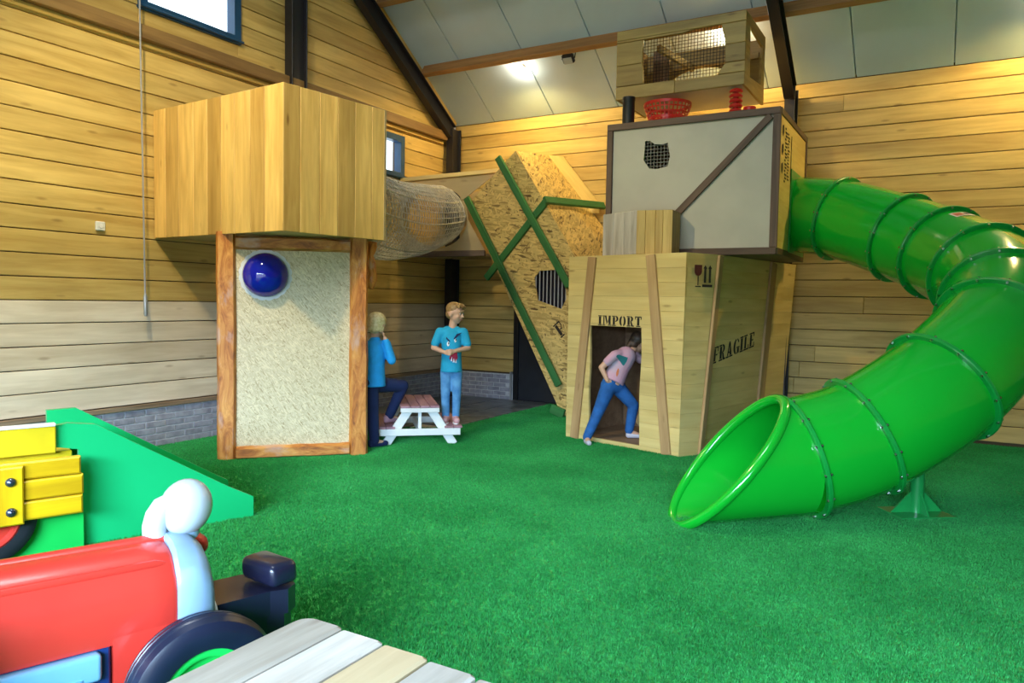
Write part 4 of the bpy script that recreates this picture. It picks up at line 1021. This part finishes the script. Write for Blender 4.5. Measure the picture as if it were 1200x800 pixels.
    for i in range(7): a = -.06+i*.02; m.limb(P(a, .05, .085+.008*(i % 2)), P(a+.014, .085, .062+.01*(i % 3)), .014, .007, 8)
    flesh(m, 'hair', 'hair_brown', t, .007, 2)
boy()

def climber():
    b0 = V((-4.95, 5.84, .004)); r = V((.765, .644, 0)); kk = V((.644, -.765, 0))
    L = lambda x, y, z: b0+r*x+kk*y+Z*z
    t = thing('person', 'blond child in bright blue top half hidden by the log post, one foot up', 'person', b0)
    f = nrm(r*.62-kk*.75-Z*.1); hc = L(.015, -.02, 1.245); m = MB(); P, A = head(m, hc, f)
    m.limb(L(-.02, -.01, 1.07), L(0, -.02, 1.18), .045, .043); m.limb(L(-.03, 0, .68), L(-.025, -.01, .99), .095, .10); m.limb(L(-.12, .05, 1.02), L(.07, -.06, 1.02), .05, .05)
    sh, e, wv = L(.095, -.03, 1.04), L(.155, .03, .885), L(.088, .055, 1.10)
    m.limb(sh, e, .042, .034); m.limb(e, wv, .034, .024); hand(m, wv, L(.06, .02, 1.19)-wv, -r, .9)
    sh2, e2, w2 = L(-.14, .03, 1.02), L(-.18, -.08, .85), L(-.04, -.20, .80)
    m.limb(sh2, e2, .042, .034); m.limb(e2, w2, .034, .024); hand(m, w2, w2-e2, -Z, .9)
    h1, k1, a1 = L(-.05, .03, .63), L(-.03, .045, .34), L(-.01, .02, .06)
    h2, k2, a2 = L(.03, -.05, .63), L(.275, -.20, .60), L(.135, -.265, .27)
    for h, k, a, ft in ((h1, k1, a1, L(.09, -.04, .03)), (h2, k2, a2, L(.23, -.33, .235))):
        m.limb(h, k, .07, .05); m.limb(k, a, .05, .034); m.limb(a, ft, .03, .026)
    flesh(m, 'body', 'skin', t, .007); face_bits(t, P, A)
    m = MB(); m.tube([L(-.03, 0, .62), L(-.03, 0, .80), L(-.025, -.01, .98)], [.130, .118, .118], 20); m.sphere(L(-.025, -.01, .98), .116); m.limb(L(-.12, .05, 1.02), L(.075, -.06, 1.02), .062, .062); m.limb(L(-.02, 0, 1.06), L(-.01, -.01, 1.08), .06, .055)
    m.limb(sh, e, .056, .046); m.limb(e, e.lerp(wv, .88), .046, .036); m.limb(sh2, e2, .056, .046); m.limb(e2, e2.lerp(w2, .88), .046, .036)
    flesh(m, 'top', 'blueshirt', t, .009)
    m = MB(); m.limb(L(-.07, .03, .66), L(.02, -.03, .66), .095, .095)
    for h, k, a in ((h1, k1, a1), (h2, k2, a2)): m.limb(h, k, .082, .062); m.limb(k, k.lerp(a, .95), .062, .050)
    flesh(m, 'trousers', 'navy', t, .009)
    for a, ft, hl in ((a1, L(.10, -.045, .03), L(-.04, .03, .035)), (a2, L(.235, -.335, .232), L(.11, -.25, .237))):
        m = MB(); m.limb(hl, ft, .036, .030); m.limb(hl+Z*.02, a, .036, .036); flesh(m, 'shoe', 'navy' if a is a1 else 'mauve', t, .006, 2)
    m = MB(); m.sphere(P(0, -.022, .034), (.094, .104, .088), 16, 10, ax=A); m.sphere(P(0, -.05, -.03), (.082, .066, .072), 12, 8, ax=A)
    for i in range(12): a = -2.4+i*.42; m.limb(P(.070*math.sin(a), -.02-.075*math.cos(a), .03), P(.074*math.sin(a), -.022-.080*math.cos(a), -.065-.01*(i % 2)), .02, .010, 8) if math.cos(a) > -.35 else None
    flesh(m, 'hair', 'hair_blond', t, .007, 2)
climber()

def crawler():
    b0 = V((-3.045, 7.43, 0)); r = V((.92, .39, 0)); kk = V((.39, -.92, 0))
    L = lambda x, y, z: b0+r*x+kk*y+Z*z
    t = thing('person', 'child in pink patterned shirt and blue jeans stepping into the import crate', 'person', b0)
    f = nrm(r*.75-kk*.45-Z*.35); hc = L(.27, -.15, 1.08); m = MB(); P, A = head(m, hc, f, nrm(Z+r*.3))
    pv_, ch = L(.0, 0, .64), L(.13, -.07, .93)
    m.limb(ch, L(.21, -.11, 1.02), .05, .043); m.limb(pv_, ch, .09, .10); m.limb(L(.02, .03, .95), L(.20, -.15, .97), .05, .05)
    s1, e1, w1 = L(.01, .05, .95), L(-.125, .08, .82), L(-.06, .105, .685)
    s2, e2, w2 = L(.21, -.16, .96), L(.36, -.24, .84), L(.42, -.30, 1.0)
    for s, e, wv, dd in ((s1, e1, w1, L(.02, .08, .62)-w1), (s2, e2, w2, Z+r*.2)):
        m.limb(s, e, .040, .031); m.limb(e, wv, .031, .022); hand(m, wv, dd, -kk, .9)
    h1, k1, a1, f1 = L(-.05, .04, .60), L(-.155, .06, .325), L(-.262, .10, .07), L(-.235, .19, .032)
    h2, k2, a2, f2 = L(.055, -.04, .60), L(.225, -.06, .41), L(.185, -.10, .125), L(.30, -.115, .078)
    for h, k, a, ft in ((h1, k1, a1, f1), (h2, k2, a2, f2)): m.limb(h, k, .072, .050); m.limb(k, a, .050, .034); m.limb(a, ft, .030, .026)
    flesh(m, 'body', 'skin', t, .0065); face_bits(t, P, A)
    m = MB(); m.tube([L(.0, 0, .665), L(.06, -.03, .80)], [.122, .110], 20); m.limb(L(.06, -.03, .80), ch, .110, .112); m.limb(L(.03, .03, .95), L(.19, -.14, .97), .058, .058)
    m.limb(s1, s1.lerp(e1, .55), .052, .048); m.limb(s2, s2.lerp(e2, .55), .052, .048)
    sh_ = flesh(m, 'shirt', 'pinkshirt', t, .009)
    def patch(name, mat, x, z, rx, rz, off):
        n = 14; vs = [L(x, .2, z)]; fs = []
        for k in range(1, 4): vs += [L(x+rx*k/3*math.cos(6.2832*i/n), .2, z+rz*k/3*math.sin(6.2832*i/n)) for i in range(n)]
        for i in range(n):
            j = (i+1) % n; fs.append([0, 1+i, 1+j])
            for k in range(2): fs.append([1+k*n+i, 1+(k+1)*n+i, 1+(k+1)*n+j, 1+k*n+j])
        o = MB().add(vs, fs, 0, True).build(name, mat, sh_); md = o.modifiers.new('on_cloth', 'SHRINKWRAP'); md.target = sh_; md.wrap_method = 'NEAREST_SURFACEPOINT'; md.wrap_mode = 'ABOVE_SURFACE'; md.offset = off
    patch('printed_patch', 'tealprint', .135, .93, .055, .06, .003); patch('printed_patch', 'orangeprint', .055, .80, .02, .05, .003)
    m = MB(); m.limb(L(-.045, .03, .62), L(.045, -.03, .62), .090, .090); m.limb(L(-.03, .02, .66), L(.04, -.02, .67), .085, .085)
    for h, k, a in ((h1, k1, a1), (h2, k2, a2)): m.limb(h, k, .084, .060); m.limb(k, k.lerp(a, .96), .060, .048)
    flesh(m, 'jeans', 'jeans', t, .009)
    for a, ft, z0 in ((a1, f1, .036), (a2, f2, .083)):
        hl = V((a.x, a.y, z0)); m = MB(); m.limb(hl, ft, .034, .029); m.limb(hl, a, .034, .034); flesh(m, 'shoe', 'greyshoe', t, .006, 2)
    m = MB(); m.sphere(P(0, -.022, .034), (.086, .096, .082), 16, 10, ax=A); m.sphere(P(0, -.06, -.03), (.07, .055, .07), 12, 8, ax=A); m.limb(P(0, -.09, -.02), P(.02, -.12, -.14), .035, .02)
    flesh(m, 'hair', 'hair_dark', t, .007, 2)
crawler()

# ------------------------------------------------------------------ foreground picnic table
def table():
    t = thing('picnic_table', 'weathered pale wooden picnic table in the near foreground', 'table', (-.9, .4, 0)); zt = .75; y0, y1 = -.55, 1.27; x = -1.287
    for i in range(6):
        wd = .118; T = .035; m = MB(); yy = y1-.008*i+random.uniform(-.004, .004); rr = .035 if i == 0 else .006
        c = [(x, y0), (x+wd, y0), (x+wd, yy-.006), (x+wd-.006, yy)]+[(x+rr+rr*math.cos(a), yy-rr+rr*math.sin(a)) for a in [math.pi/2+k*math.pi/10 for k in range(6)]]
        n = len(c); b = .006; cx, cy = x+wd/2, (y0+yy)/2
        top = [V((p[0]+(b if p[0] < cx else -b), p[1]+(b if p[1] < cy else -b), zt)) for p in c]; md = [V((p[0], p[1], zt-b)) for p in c]; bo = [V((p[0], p[1], zt-T)) for p in c]
        fs = [list(range(n)), [2*n+k for k in range(n)][::-1]]
        for k in range(n): k2 = (k+1) % n; fs += [[n+k, n+k2, k2, k], [2*n+k, 2*n+k2, n+k2, n+k]]
        m.add(top+md+bo, fs); m.build('plank', 'table_warm' if i in (2, 5) else 'table', t, (Y, Z)); x += wd+.009
    for y in (-.25, .98):
        MB().beam((-1.25, y, zt-.075), (-.56, y, zt-.075), Z, Y, .08, .045, .004).build('cross_rail', 'weathered', t, (X, Z))
        for s in (-1, 1): MB().beam((-.905+s*.62, y, 0), (-.905+s*.20, y, zt-.04), Y.cross(V((s, 0, -1.7))), Y, .09, .04, .004).build('leg', 'weathered', t, (Z, Y))
        MB().beam((-1.50, y+.04, .36), (-.31, y+.04, .36), Z, Y, .09, .04, .004).build('bench_rail', 'weathered', t, (X, Z))
table()

# ------------------------------------------------------------------ play tractor
TT = nrm(V((.34, .94, 0))); TN = V((TT.y, -TT.x, 0))
def tractor():
    O = V((-2.299, 1.652, 0)); P = lambda s, w_, z: O+TT*s+TN*w_+Z*z
    t = thing('play_tractor', 'red play tractor with pale blue nose beside the wooden table', 'tractor', P(-.4, 0, 0))
    half = [(.165, .40), (.172, .46), (.172, .535), (.160, .575), (.146, .590), (.135, .612), (.112, .640), (.092, .650), (.075, .658), (.035, .664), (0, .666)]
    prof = half+[(-a, z) for a, z in half[::-1][1:]]
    def loft(st, name, mat, caps=True):
        vs = []; n = len(prof)
        for s, sw, sz, dz in st: vs += [P(s, a*sw, .40+(z-.40)*sz+dz) for a, z in prof]
        fs = [[i*n+j, i*n+j+1, i*n+n+j+1, i*n+n+j] for i in range(len(st)-1) for j in range(n-1)]
        fs += [[i*n+n-1, i*n, i*n+n, i*n+n+n-1] for i in range(len(st)-1)]
        fs.append(list(range(n))[::-1]); fs.append([(len(st)-1)*n+j for j in range(n)])
        return MB().add(vs, fs, 0, True).build(name, mat, t)
    loft([(-1.15, 1.02, 1.04, 0), (-.6, 1.01, 1.03, 0), (-.12, 1, 1, 0), (-.055, 1, .99, 0), (-.042, .97, .96, 0)], 'hood', 'red')
    for sgn in (-1, 1): MB().tube([P(-1.14, sgn*.128, .628), P(-.10, sgn*.124, .620), P(-.055, sgn*.122, .612)], [.014, .014, .006], 10).build('hood_ridge', 'red', t)
    # front apron behind the wheel
    for w0 in (-1, 1):
        m = MB(); m.prism([[P(-.235, w0*.168, .425), P(-.235, w0*.168, .12), P(-.045, w0*.168, .12), P(-.045, w0*.168, .425)]], TN*w0, .05); m.build('apron', 'red', t)
    m = MB(); m.prism([[P(-1.15, .12, .40), P(-.05, .12, .40), P(-.05, .12, .14), P(-1.15, .12, .14)]], TN, .24); m.build('chassis', 'darkblue', t)
    # engine side: dark frame, pale pipes
    eb = MB().box(P(-.69, .145, .28), TT, Z, TN, (.90, .285, .03), .006).build('engine_panel', 'darkblue', t)
    MB().box(P(-.70, .172, .352), TT, Z, TN, (.86, .088, .05), .020, 0, 3).build('engine_block', 'lightblue', eb)
    for s in (-.345, -.56, -.80, -1.0): MB().tube([P(s, .170, .33), P(s, .170, .15)], .036, 14).build('engine_pipe', 'lightblue', eb)
    MB().box(P(-.70, .168, .20), TT, Z, TN, (.86, .05, .04), .016, 0, 3).build('engine_rail', 'lightblue', eb)
    # nose
    vs = []; n = len(prof); st = [(-.041, 1.0, 1.0), (-.03, 1.03, 1.03), (.03, 1.02, 1.02), (.065, .96, .95), (.085, .86, .84), (.092, .70, .70)]
    m = MB(); pr2 = [(a, z if z > .41 else .24) for a, z in prof]
    for s, sw, sz in st: vs += [P(s, a*sw, .24+(z-.24)*sz) for a, z in pr2]
    fs = [[i*n+j, i*n+j+1, i*n+n+j+1, i*n+n+j] for i in range(len(st)-1) for j in range(n-1)]+[[i*n+n-1, i*n, i*n+n, i*n+n+n-1] for i in range(len(st)-1)]
    fs.append(list(range(n))[::-1]); fs.append([(len(st)-1)*n+j for j in range(n)])
    m.add(vs, fs, 0, True).build('nose', 'greyblue', t)
    for w_ in (-.09, .09): MB().lathe(P(.088, w_, .40), TT, [(0, .001), (0, .045), (.012, .045), (.016, .035), (.016, .001)], 18).build('headlamp', 'white', t)
    # raised red spine running out over the nose
    m = MB(); m.tube([P(-1.12, -.015, .648), P(-.10, -.015, .640), P(.02, -.018, .632), P(.075, -.02, .620), P(.105, -.02, .606)], [.036, .038, .042, .040, .022], 18); m.sphere(P(.078, -.02, .612), .040, 14, 9); m.build('spine', 'red', t)
    # exhaust with its white round cap
    m = MB(); m.tube([P(-.06, -.03, .655), P(-.06, -.03, .70), P(-.05, -.03, .735), P(-.03, -.03, .765), P(-.005, -.03, .78)], [.038, .040, .041, .040, .032], 18); m.sphere(P(-.008, -.03, .776), .034, 12, 8); m.build('exhaust_pipe', 'whitegloss', t)
    up = nrm(Z+TT*.30); m = MB(); m.sphere(P(.045, -.03, .752), (.088, .088, .100), 26, 16, ax=(TN, nrm(TT-Z*.30), up)); m.build('exhaust_cap', 'whitegloss', t)
    MB().tube([P(.04, -.03, .645), P(.04, -.03, .67)], .05, 18).build('cap_collar', 'greyblue', t)
    # wheels
    def wheel(s, w_, R, wd, sgn, hub):
        c = P(s, w_, R); ax = TN*sgn; h = wd/2
        pr = [(-h, R*.62), (-h, R*.86), (-h*.82, R*.95), (-h*.45, R*.985), (-h*.40, R*.965), (-h*.30, R*.99), (-h*.06, R), (0, R*.975), (h*.06, R), (h*.30, R*.99), (h*.40, R*.965), (h*.45, R*.985), (h*.82, R*.95), (h, R*.86), (h*1.02, R*.72), (h*.92, R*.60), (h*.5, R*.58), (-h*.5, R*.58)]
        o = MB().lathe(c, ax, pr, 44, closed=True).build('front_wheel' if R < .3 else 'rear_wheel', 'tyre', t)
        MB().lathe(c, ax, [(-h*.8, .001), (-h*.8, R*.60), (h*.70, R*.60), (h*.78, R*.54), (h*.70, R*.48), (h*.30, R*.44), (h*.30, R*.16), (h*.8, R*.14), (h*.8, .001)], 36).build('hub', hub, o)
    wheel(0.0, .285, .24, .13, 1, 'play_green2'); wheel(0.0, -.285, .24, .13, -1, 'play_green2'); wheel(-1.05, .36, .40, .20, 1, 'play_green2'); wheel(-1.05, -.36, .40, .20, -1, 'play_green2')
    MB().tube([P(0, -.26, .24), P(0, .26, .24)], .03, 12).build('axle', 'black', t)
    MB().tube([P(-1.05, -.30, .40), P(-1.05, .30, .40)], .035, 12).build('axle', 'black', t)
    # front weight with its knob
    wt = MB(); b_ = [(.10, -.13), (.30, -.13), (.36, -.15), (.405, -.12), (.415, -.02), (.405, .08), (.36, .12), (.30, .10), (.10, .11)]
    wt.prism([[P(s, w_, .425) for s, w_ in b_]], Z, .09); wt.build('front_weight', 'blackgloss', t)
    MB().prism([[P(.10+(s-.10)*.95, w_*.95, .336) for s, w_ in b_]], Z, .15).build('weight_block', 'blackgloss', t)
    MB().prism([[P(.12+(s-.10)*1.04, w_*1.12, .19) for s, w_ in b_]], Z, .05).build('weight_foot', 'blackgloss', t)
    q = nrm(TN+TT*.25); MB().box(P(.335, .005, .475), q, nrm(TT-TN*.25), nrm(Z+q*-.12), (.20, .12, .085), .025, 0, 4).build('weight_knob', 'blackgloss', t)
    # cowl, seat and steering wheel
    MB().box(P(-.66, 0, .64), TT, TN, Z, (.10, .30, .12), .03).build('dash_cowl', 'tyre2', t)
    MB().tube([P(-.66+.02*math.sin(a), .15*math.cos(a), .74+.13*math.sin(a)*.4) for a in [i*.3142 for i in range(20)]], .013, 8, closed=True).build('steering_wheel', 'black', t)
    MB().box(P(-1.05, 0, .60), TT, TN, Z, (.24, .30, .09), .02).build('seat', 'black', t)
tractor()

# ------------------------------------------------------------------ trailer with its slide
def trailer():
    O = V((-4.051, 3.513, 0)); P = lambda s, w_, z: O+TT*s+TN*w_+Z*z
    t = thing('play_trailer', 'yellow play trailer with wide green slide standing along the brick plinth', 'slide', P(-1.2, -.25, 0))
    near = [(-1.165, .735), (-1.10, .745), (-.955, .725), (-.16, .228), (0, .140), (0, 0.004), (-1.045, 0.004), (-1.045, .585), (-1.165, .61)]
    def rnd(poly, n, T, name, mat):
        return MB().prism([poly], n, T).build(name, mat, t)
    rnd([P(s, 0, z) for s, z in near], TN, .045, 'slide_side', 'play_green')
    far = [(-1.125, .755), (-.96, .758), (-.05, .185), (.02, .145), (.03, .004), (-1.045, .004), (-1.045, .585), (-1.125, .63)]
    rnd([P(s, -.55, z) for s, z in far], TN, .045, 'slide_side', 'play_green')
    MB().prism([[P(-1.0, -.045, .58), P(-.10, -.045, .04), P(-.02, -.045, .02), P(-.02, -.55, .02), P(-.10, -.55, .04), P(-1.0, -.55, .58)][0:2]+[P(-.10, -.55, .04), P(-1.0, -.55, .58)]], nrm(V((0, 0, 1))+TT*.6), .025).build('slide_bed', 'play_green2', t)
    # lower green panel and the yellow cladding in front of it
    rnd([P(-2.3, .055, .30), P(-2.3, .055, .004), P(-1.035, .055, .004), P(-1.035, .055, .30)], TN, .05, 'lower_panel', 'play_green2')
    z = .245
    for hgt, tp in ((.112, 0), (.118, 1), (.105, -2)):
        plank(t, [P(-2.3, .165, z), P(-1.055+.004*tp, .165, z), P(-1.055+.004*tp, .165, z+hgt-.006), P(-2.3, .165, z+hgt-.006)], TN, .045, 'play_yellow', TT, 'side_board', .010); z += hgt
    cl = plank(t, [P(-1.60, .192, .235), P(-1.345, .192, .235), P(-1.345, .192, .555), P(-1.60, .192, .555)], TN, .026, 'play_yellow', Z, 'cleat', .008)
    for z in (.31, .475): MB().lathe(P(-1.405, .190, z), TN, [(0, .001), (0, .026), (.008, .025), (.018, .016), (.022, .001)], 16).build('bolt', 'bolt_dark', cl)
    MB().box(P(-1.74, .02, .66), TT, Z, TN, (1.15, .155, .035), .006).build('upper_panel', 'yellow_flat', t)
    MB().box(P(-1.74, .02, .748), TT, Z, TN, (1.15, .018, .05), .004).build('capping_strip', 'white', t)
    MB().box(P(-1.7, -.28, .56), TT, TN, Z, (1.25, .52, .04), .006).build('deck', 'yellow_flat', t)
    MB().box(P(-1.74, -.53, .32), TT, Z, TN, (1.15, .55, .035), .006).build('rear_side', 'yellow_flat', t)
    c = P(-1.525, .088, .262); R = .255; h = .026
    o = MB().lathe(c, TN, [(-h, R*.70), (-h, R*.9), (-h*.6, R), (h*.6, R), (h, R*.94), (h*1.1, R*.84), (h, R*.70)], 44, closed=True).build('wheel', 'tyre2', t)
    MB().lathe(c, TN, [(-h, .001), (-h, R*.70), (h*.7, R*.70), (h*1.0, R*.66), (h*.9, R*.60), (h*.3, R*.56), (h*.3, .001)], 36).build('wheel_rim', 'red', o)
trailer()

# ------------------------------------------------------------------ fittings
def fittings():
    t = thing('pull_rod', 'thin grey window pull rod hanging on the left plank wall', 'rod', (-6.60, 4.44, 1.29))
    MB().tube([(-6.60, 4.41, 4.45), (-6.60, 4.418, 3.6), (-6.60, 4.43, 2.5), (-6.60, 4.44, 1.50)], .008, 8).build('cord', 'barmetal', t)
    MB().tube([(-6.60, 4.442, 1.52), (-6.60, 4.442, 1.48), (-6.60, 4.446, 1.32), (-6.60, 4.446, 1.30)], [.008, .019, .019, .012], 12).build('handle', 'zinc', t)
    MB().beam((XL, 4.41, 4.44), (-6.59, 4.41, 4.44), Z, Y, .03, .02, .003).build('bracket', 'zinc', t)
    s = thing('wall_sensor', 'small square white sensor box on the left plank wall', 'sensor', (XL+.02, 4.09, 2.12))
    MB().box((XL+.018, 4.09, 2.123), Y, Z, X, (.085, .085, .034), .008).build('housing', 'white', s)
    MB().lathe((XL+.036, 4.09, 2.123), X, [(0, .001), (0, .022), (.004, .020), (.004, .001)], 16).build('lens', 'eyewhite', s)
    f = thing('floodlight', 'small dark floodlight fixture below the purlin, switched off', 'lamp', rp(-4.36, 8.93, .10))
    c = rp(-4.36, 8.95, .14); MB().box(c, X, nrm(V((0, -.7, -.7))), nrm(V((0, .7, -.7))), (.16, .05, .12), .012).build('housing', 'black', f)
    MB().box(c+V((0, -.012, -.032)), X, nrm(V((0, -.7, -.7))), nrm(V((0, .7, -.7))), (.12, .012, .085), .004).build('lens', 'white_panel', f)
    MB().tube([c+X*.09, c+X*.09+V((0, .03, .08)), c-X*.09+V((0, .03, .08)), c-X*.09], .008, 6).build('bracket', 'black', f)
def ceiling_lamp(x, y, power, label):
    c = rp(x, y, .0); o = thing('ceiling_lamp', label, 'lamp', c, 'warm lamps below the roof panels')
    MB().lathe(c, RN, [(0, .001), (0, .055), (.03, .05), (.045, .035), (.045, .001)], 20).build('lamp_base', 'white', o)
    b = c+RN*.095; MB().sphere(b, .052, 16, 11).build('bulb', 'bulb', o)
    light('ceiling_lamp_light', 'SPOT', b+RN*.065, power, (1, .70, .22), .05, aim=b+RN*.065-Z, spot_size=math.radians(168), spot_blend=.3)
fittings()
ceiling_lamp(-5.138, 9.046, 95, 'glowing round lamp on the roof panels left of the floodlight')
ceiling_lamp(-2.35, 9.02, 75, 'glowing lamp behind the wire-meshed box under the roof')
ceiling_lamp(.95, 9.05, 150, 'glowing lamp on the roof panels above the tube slide')
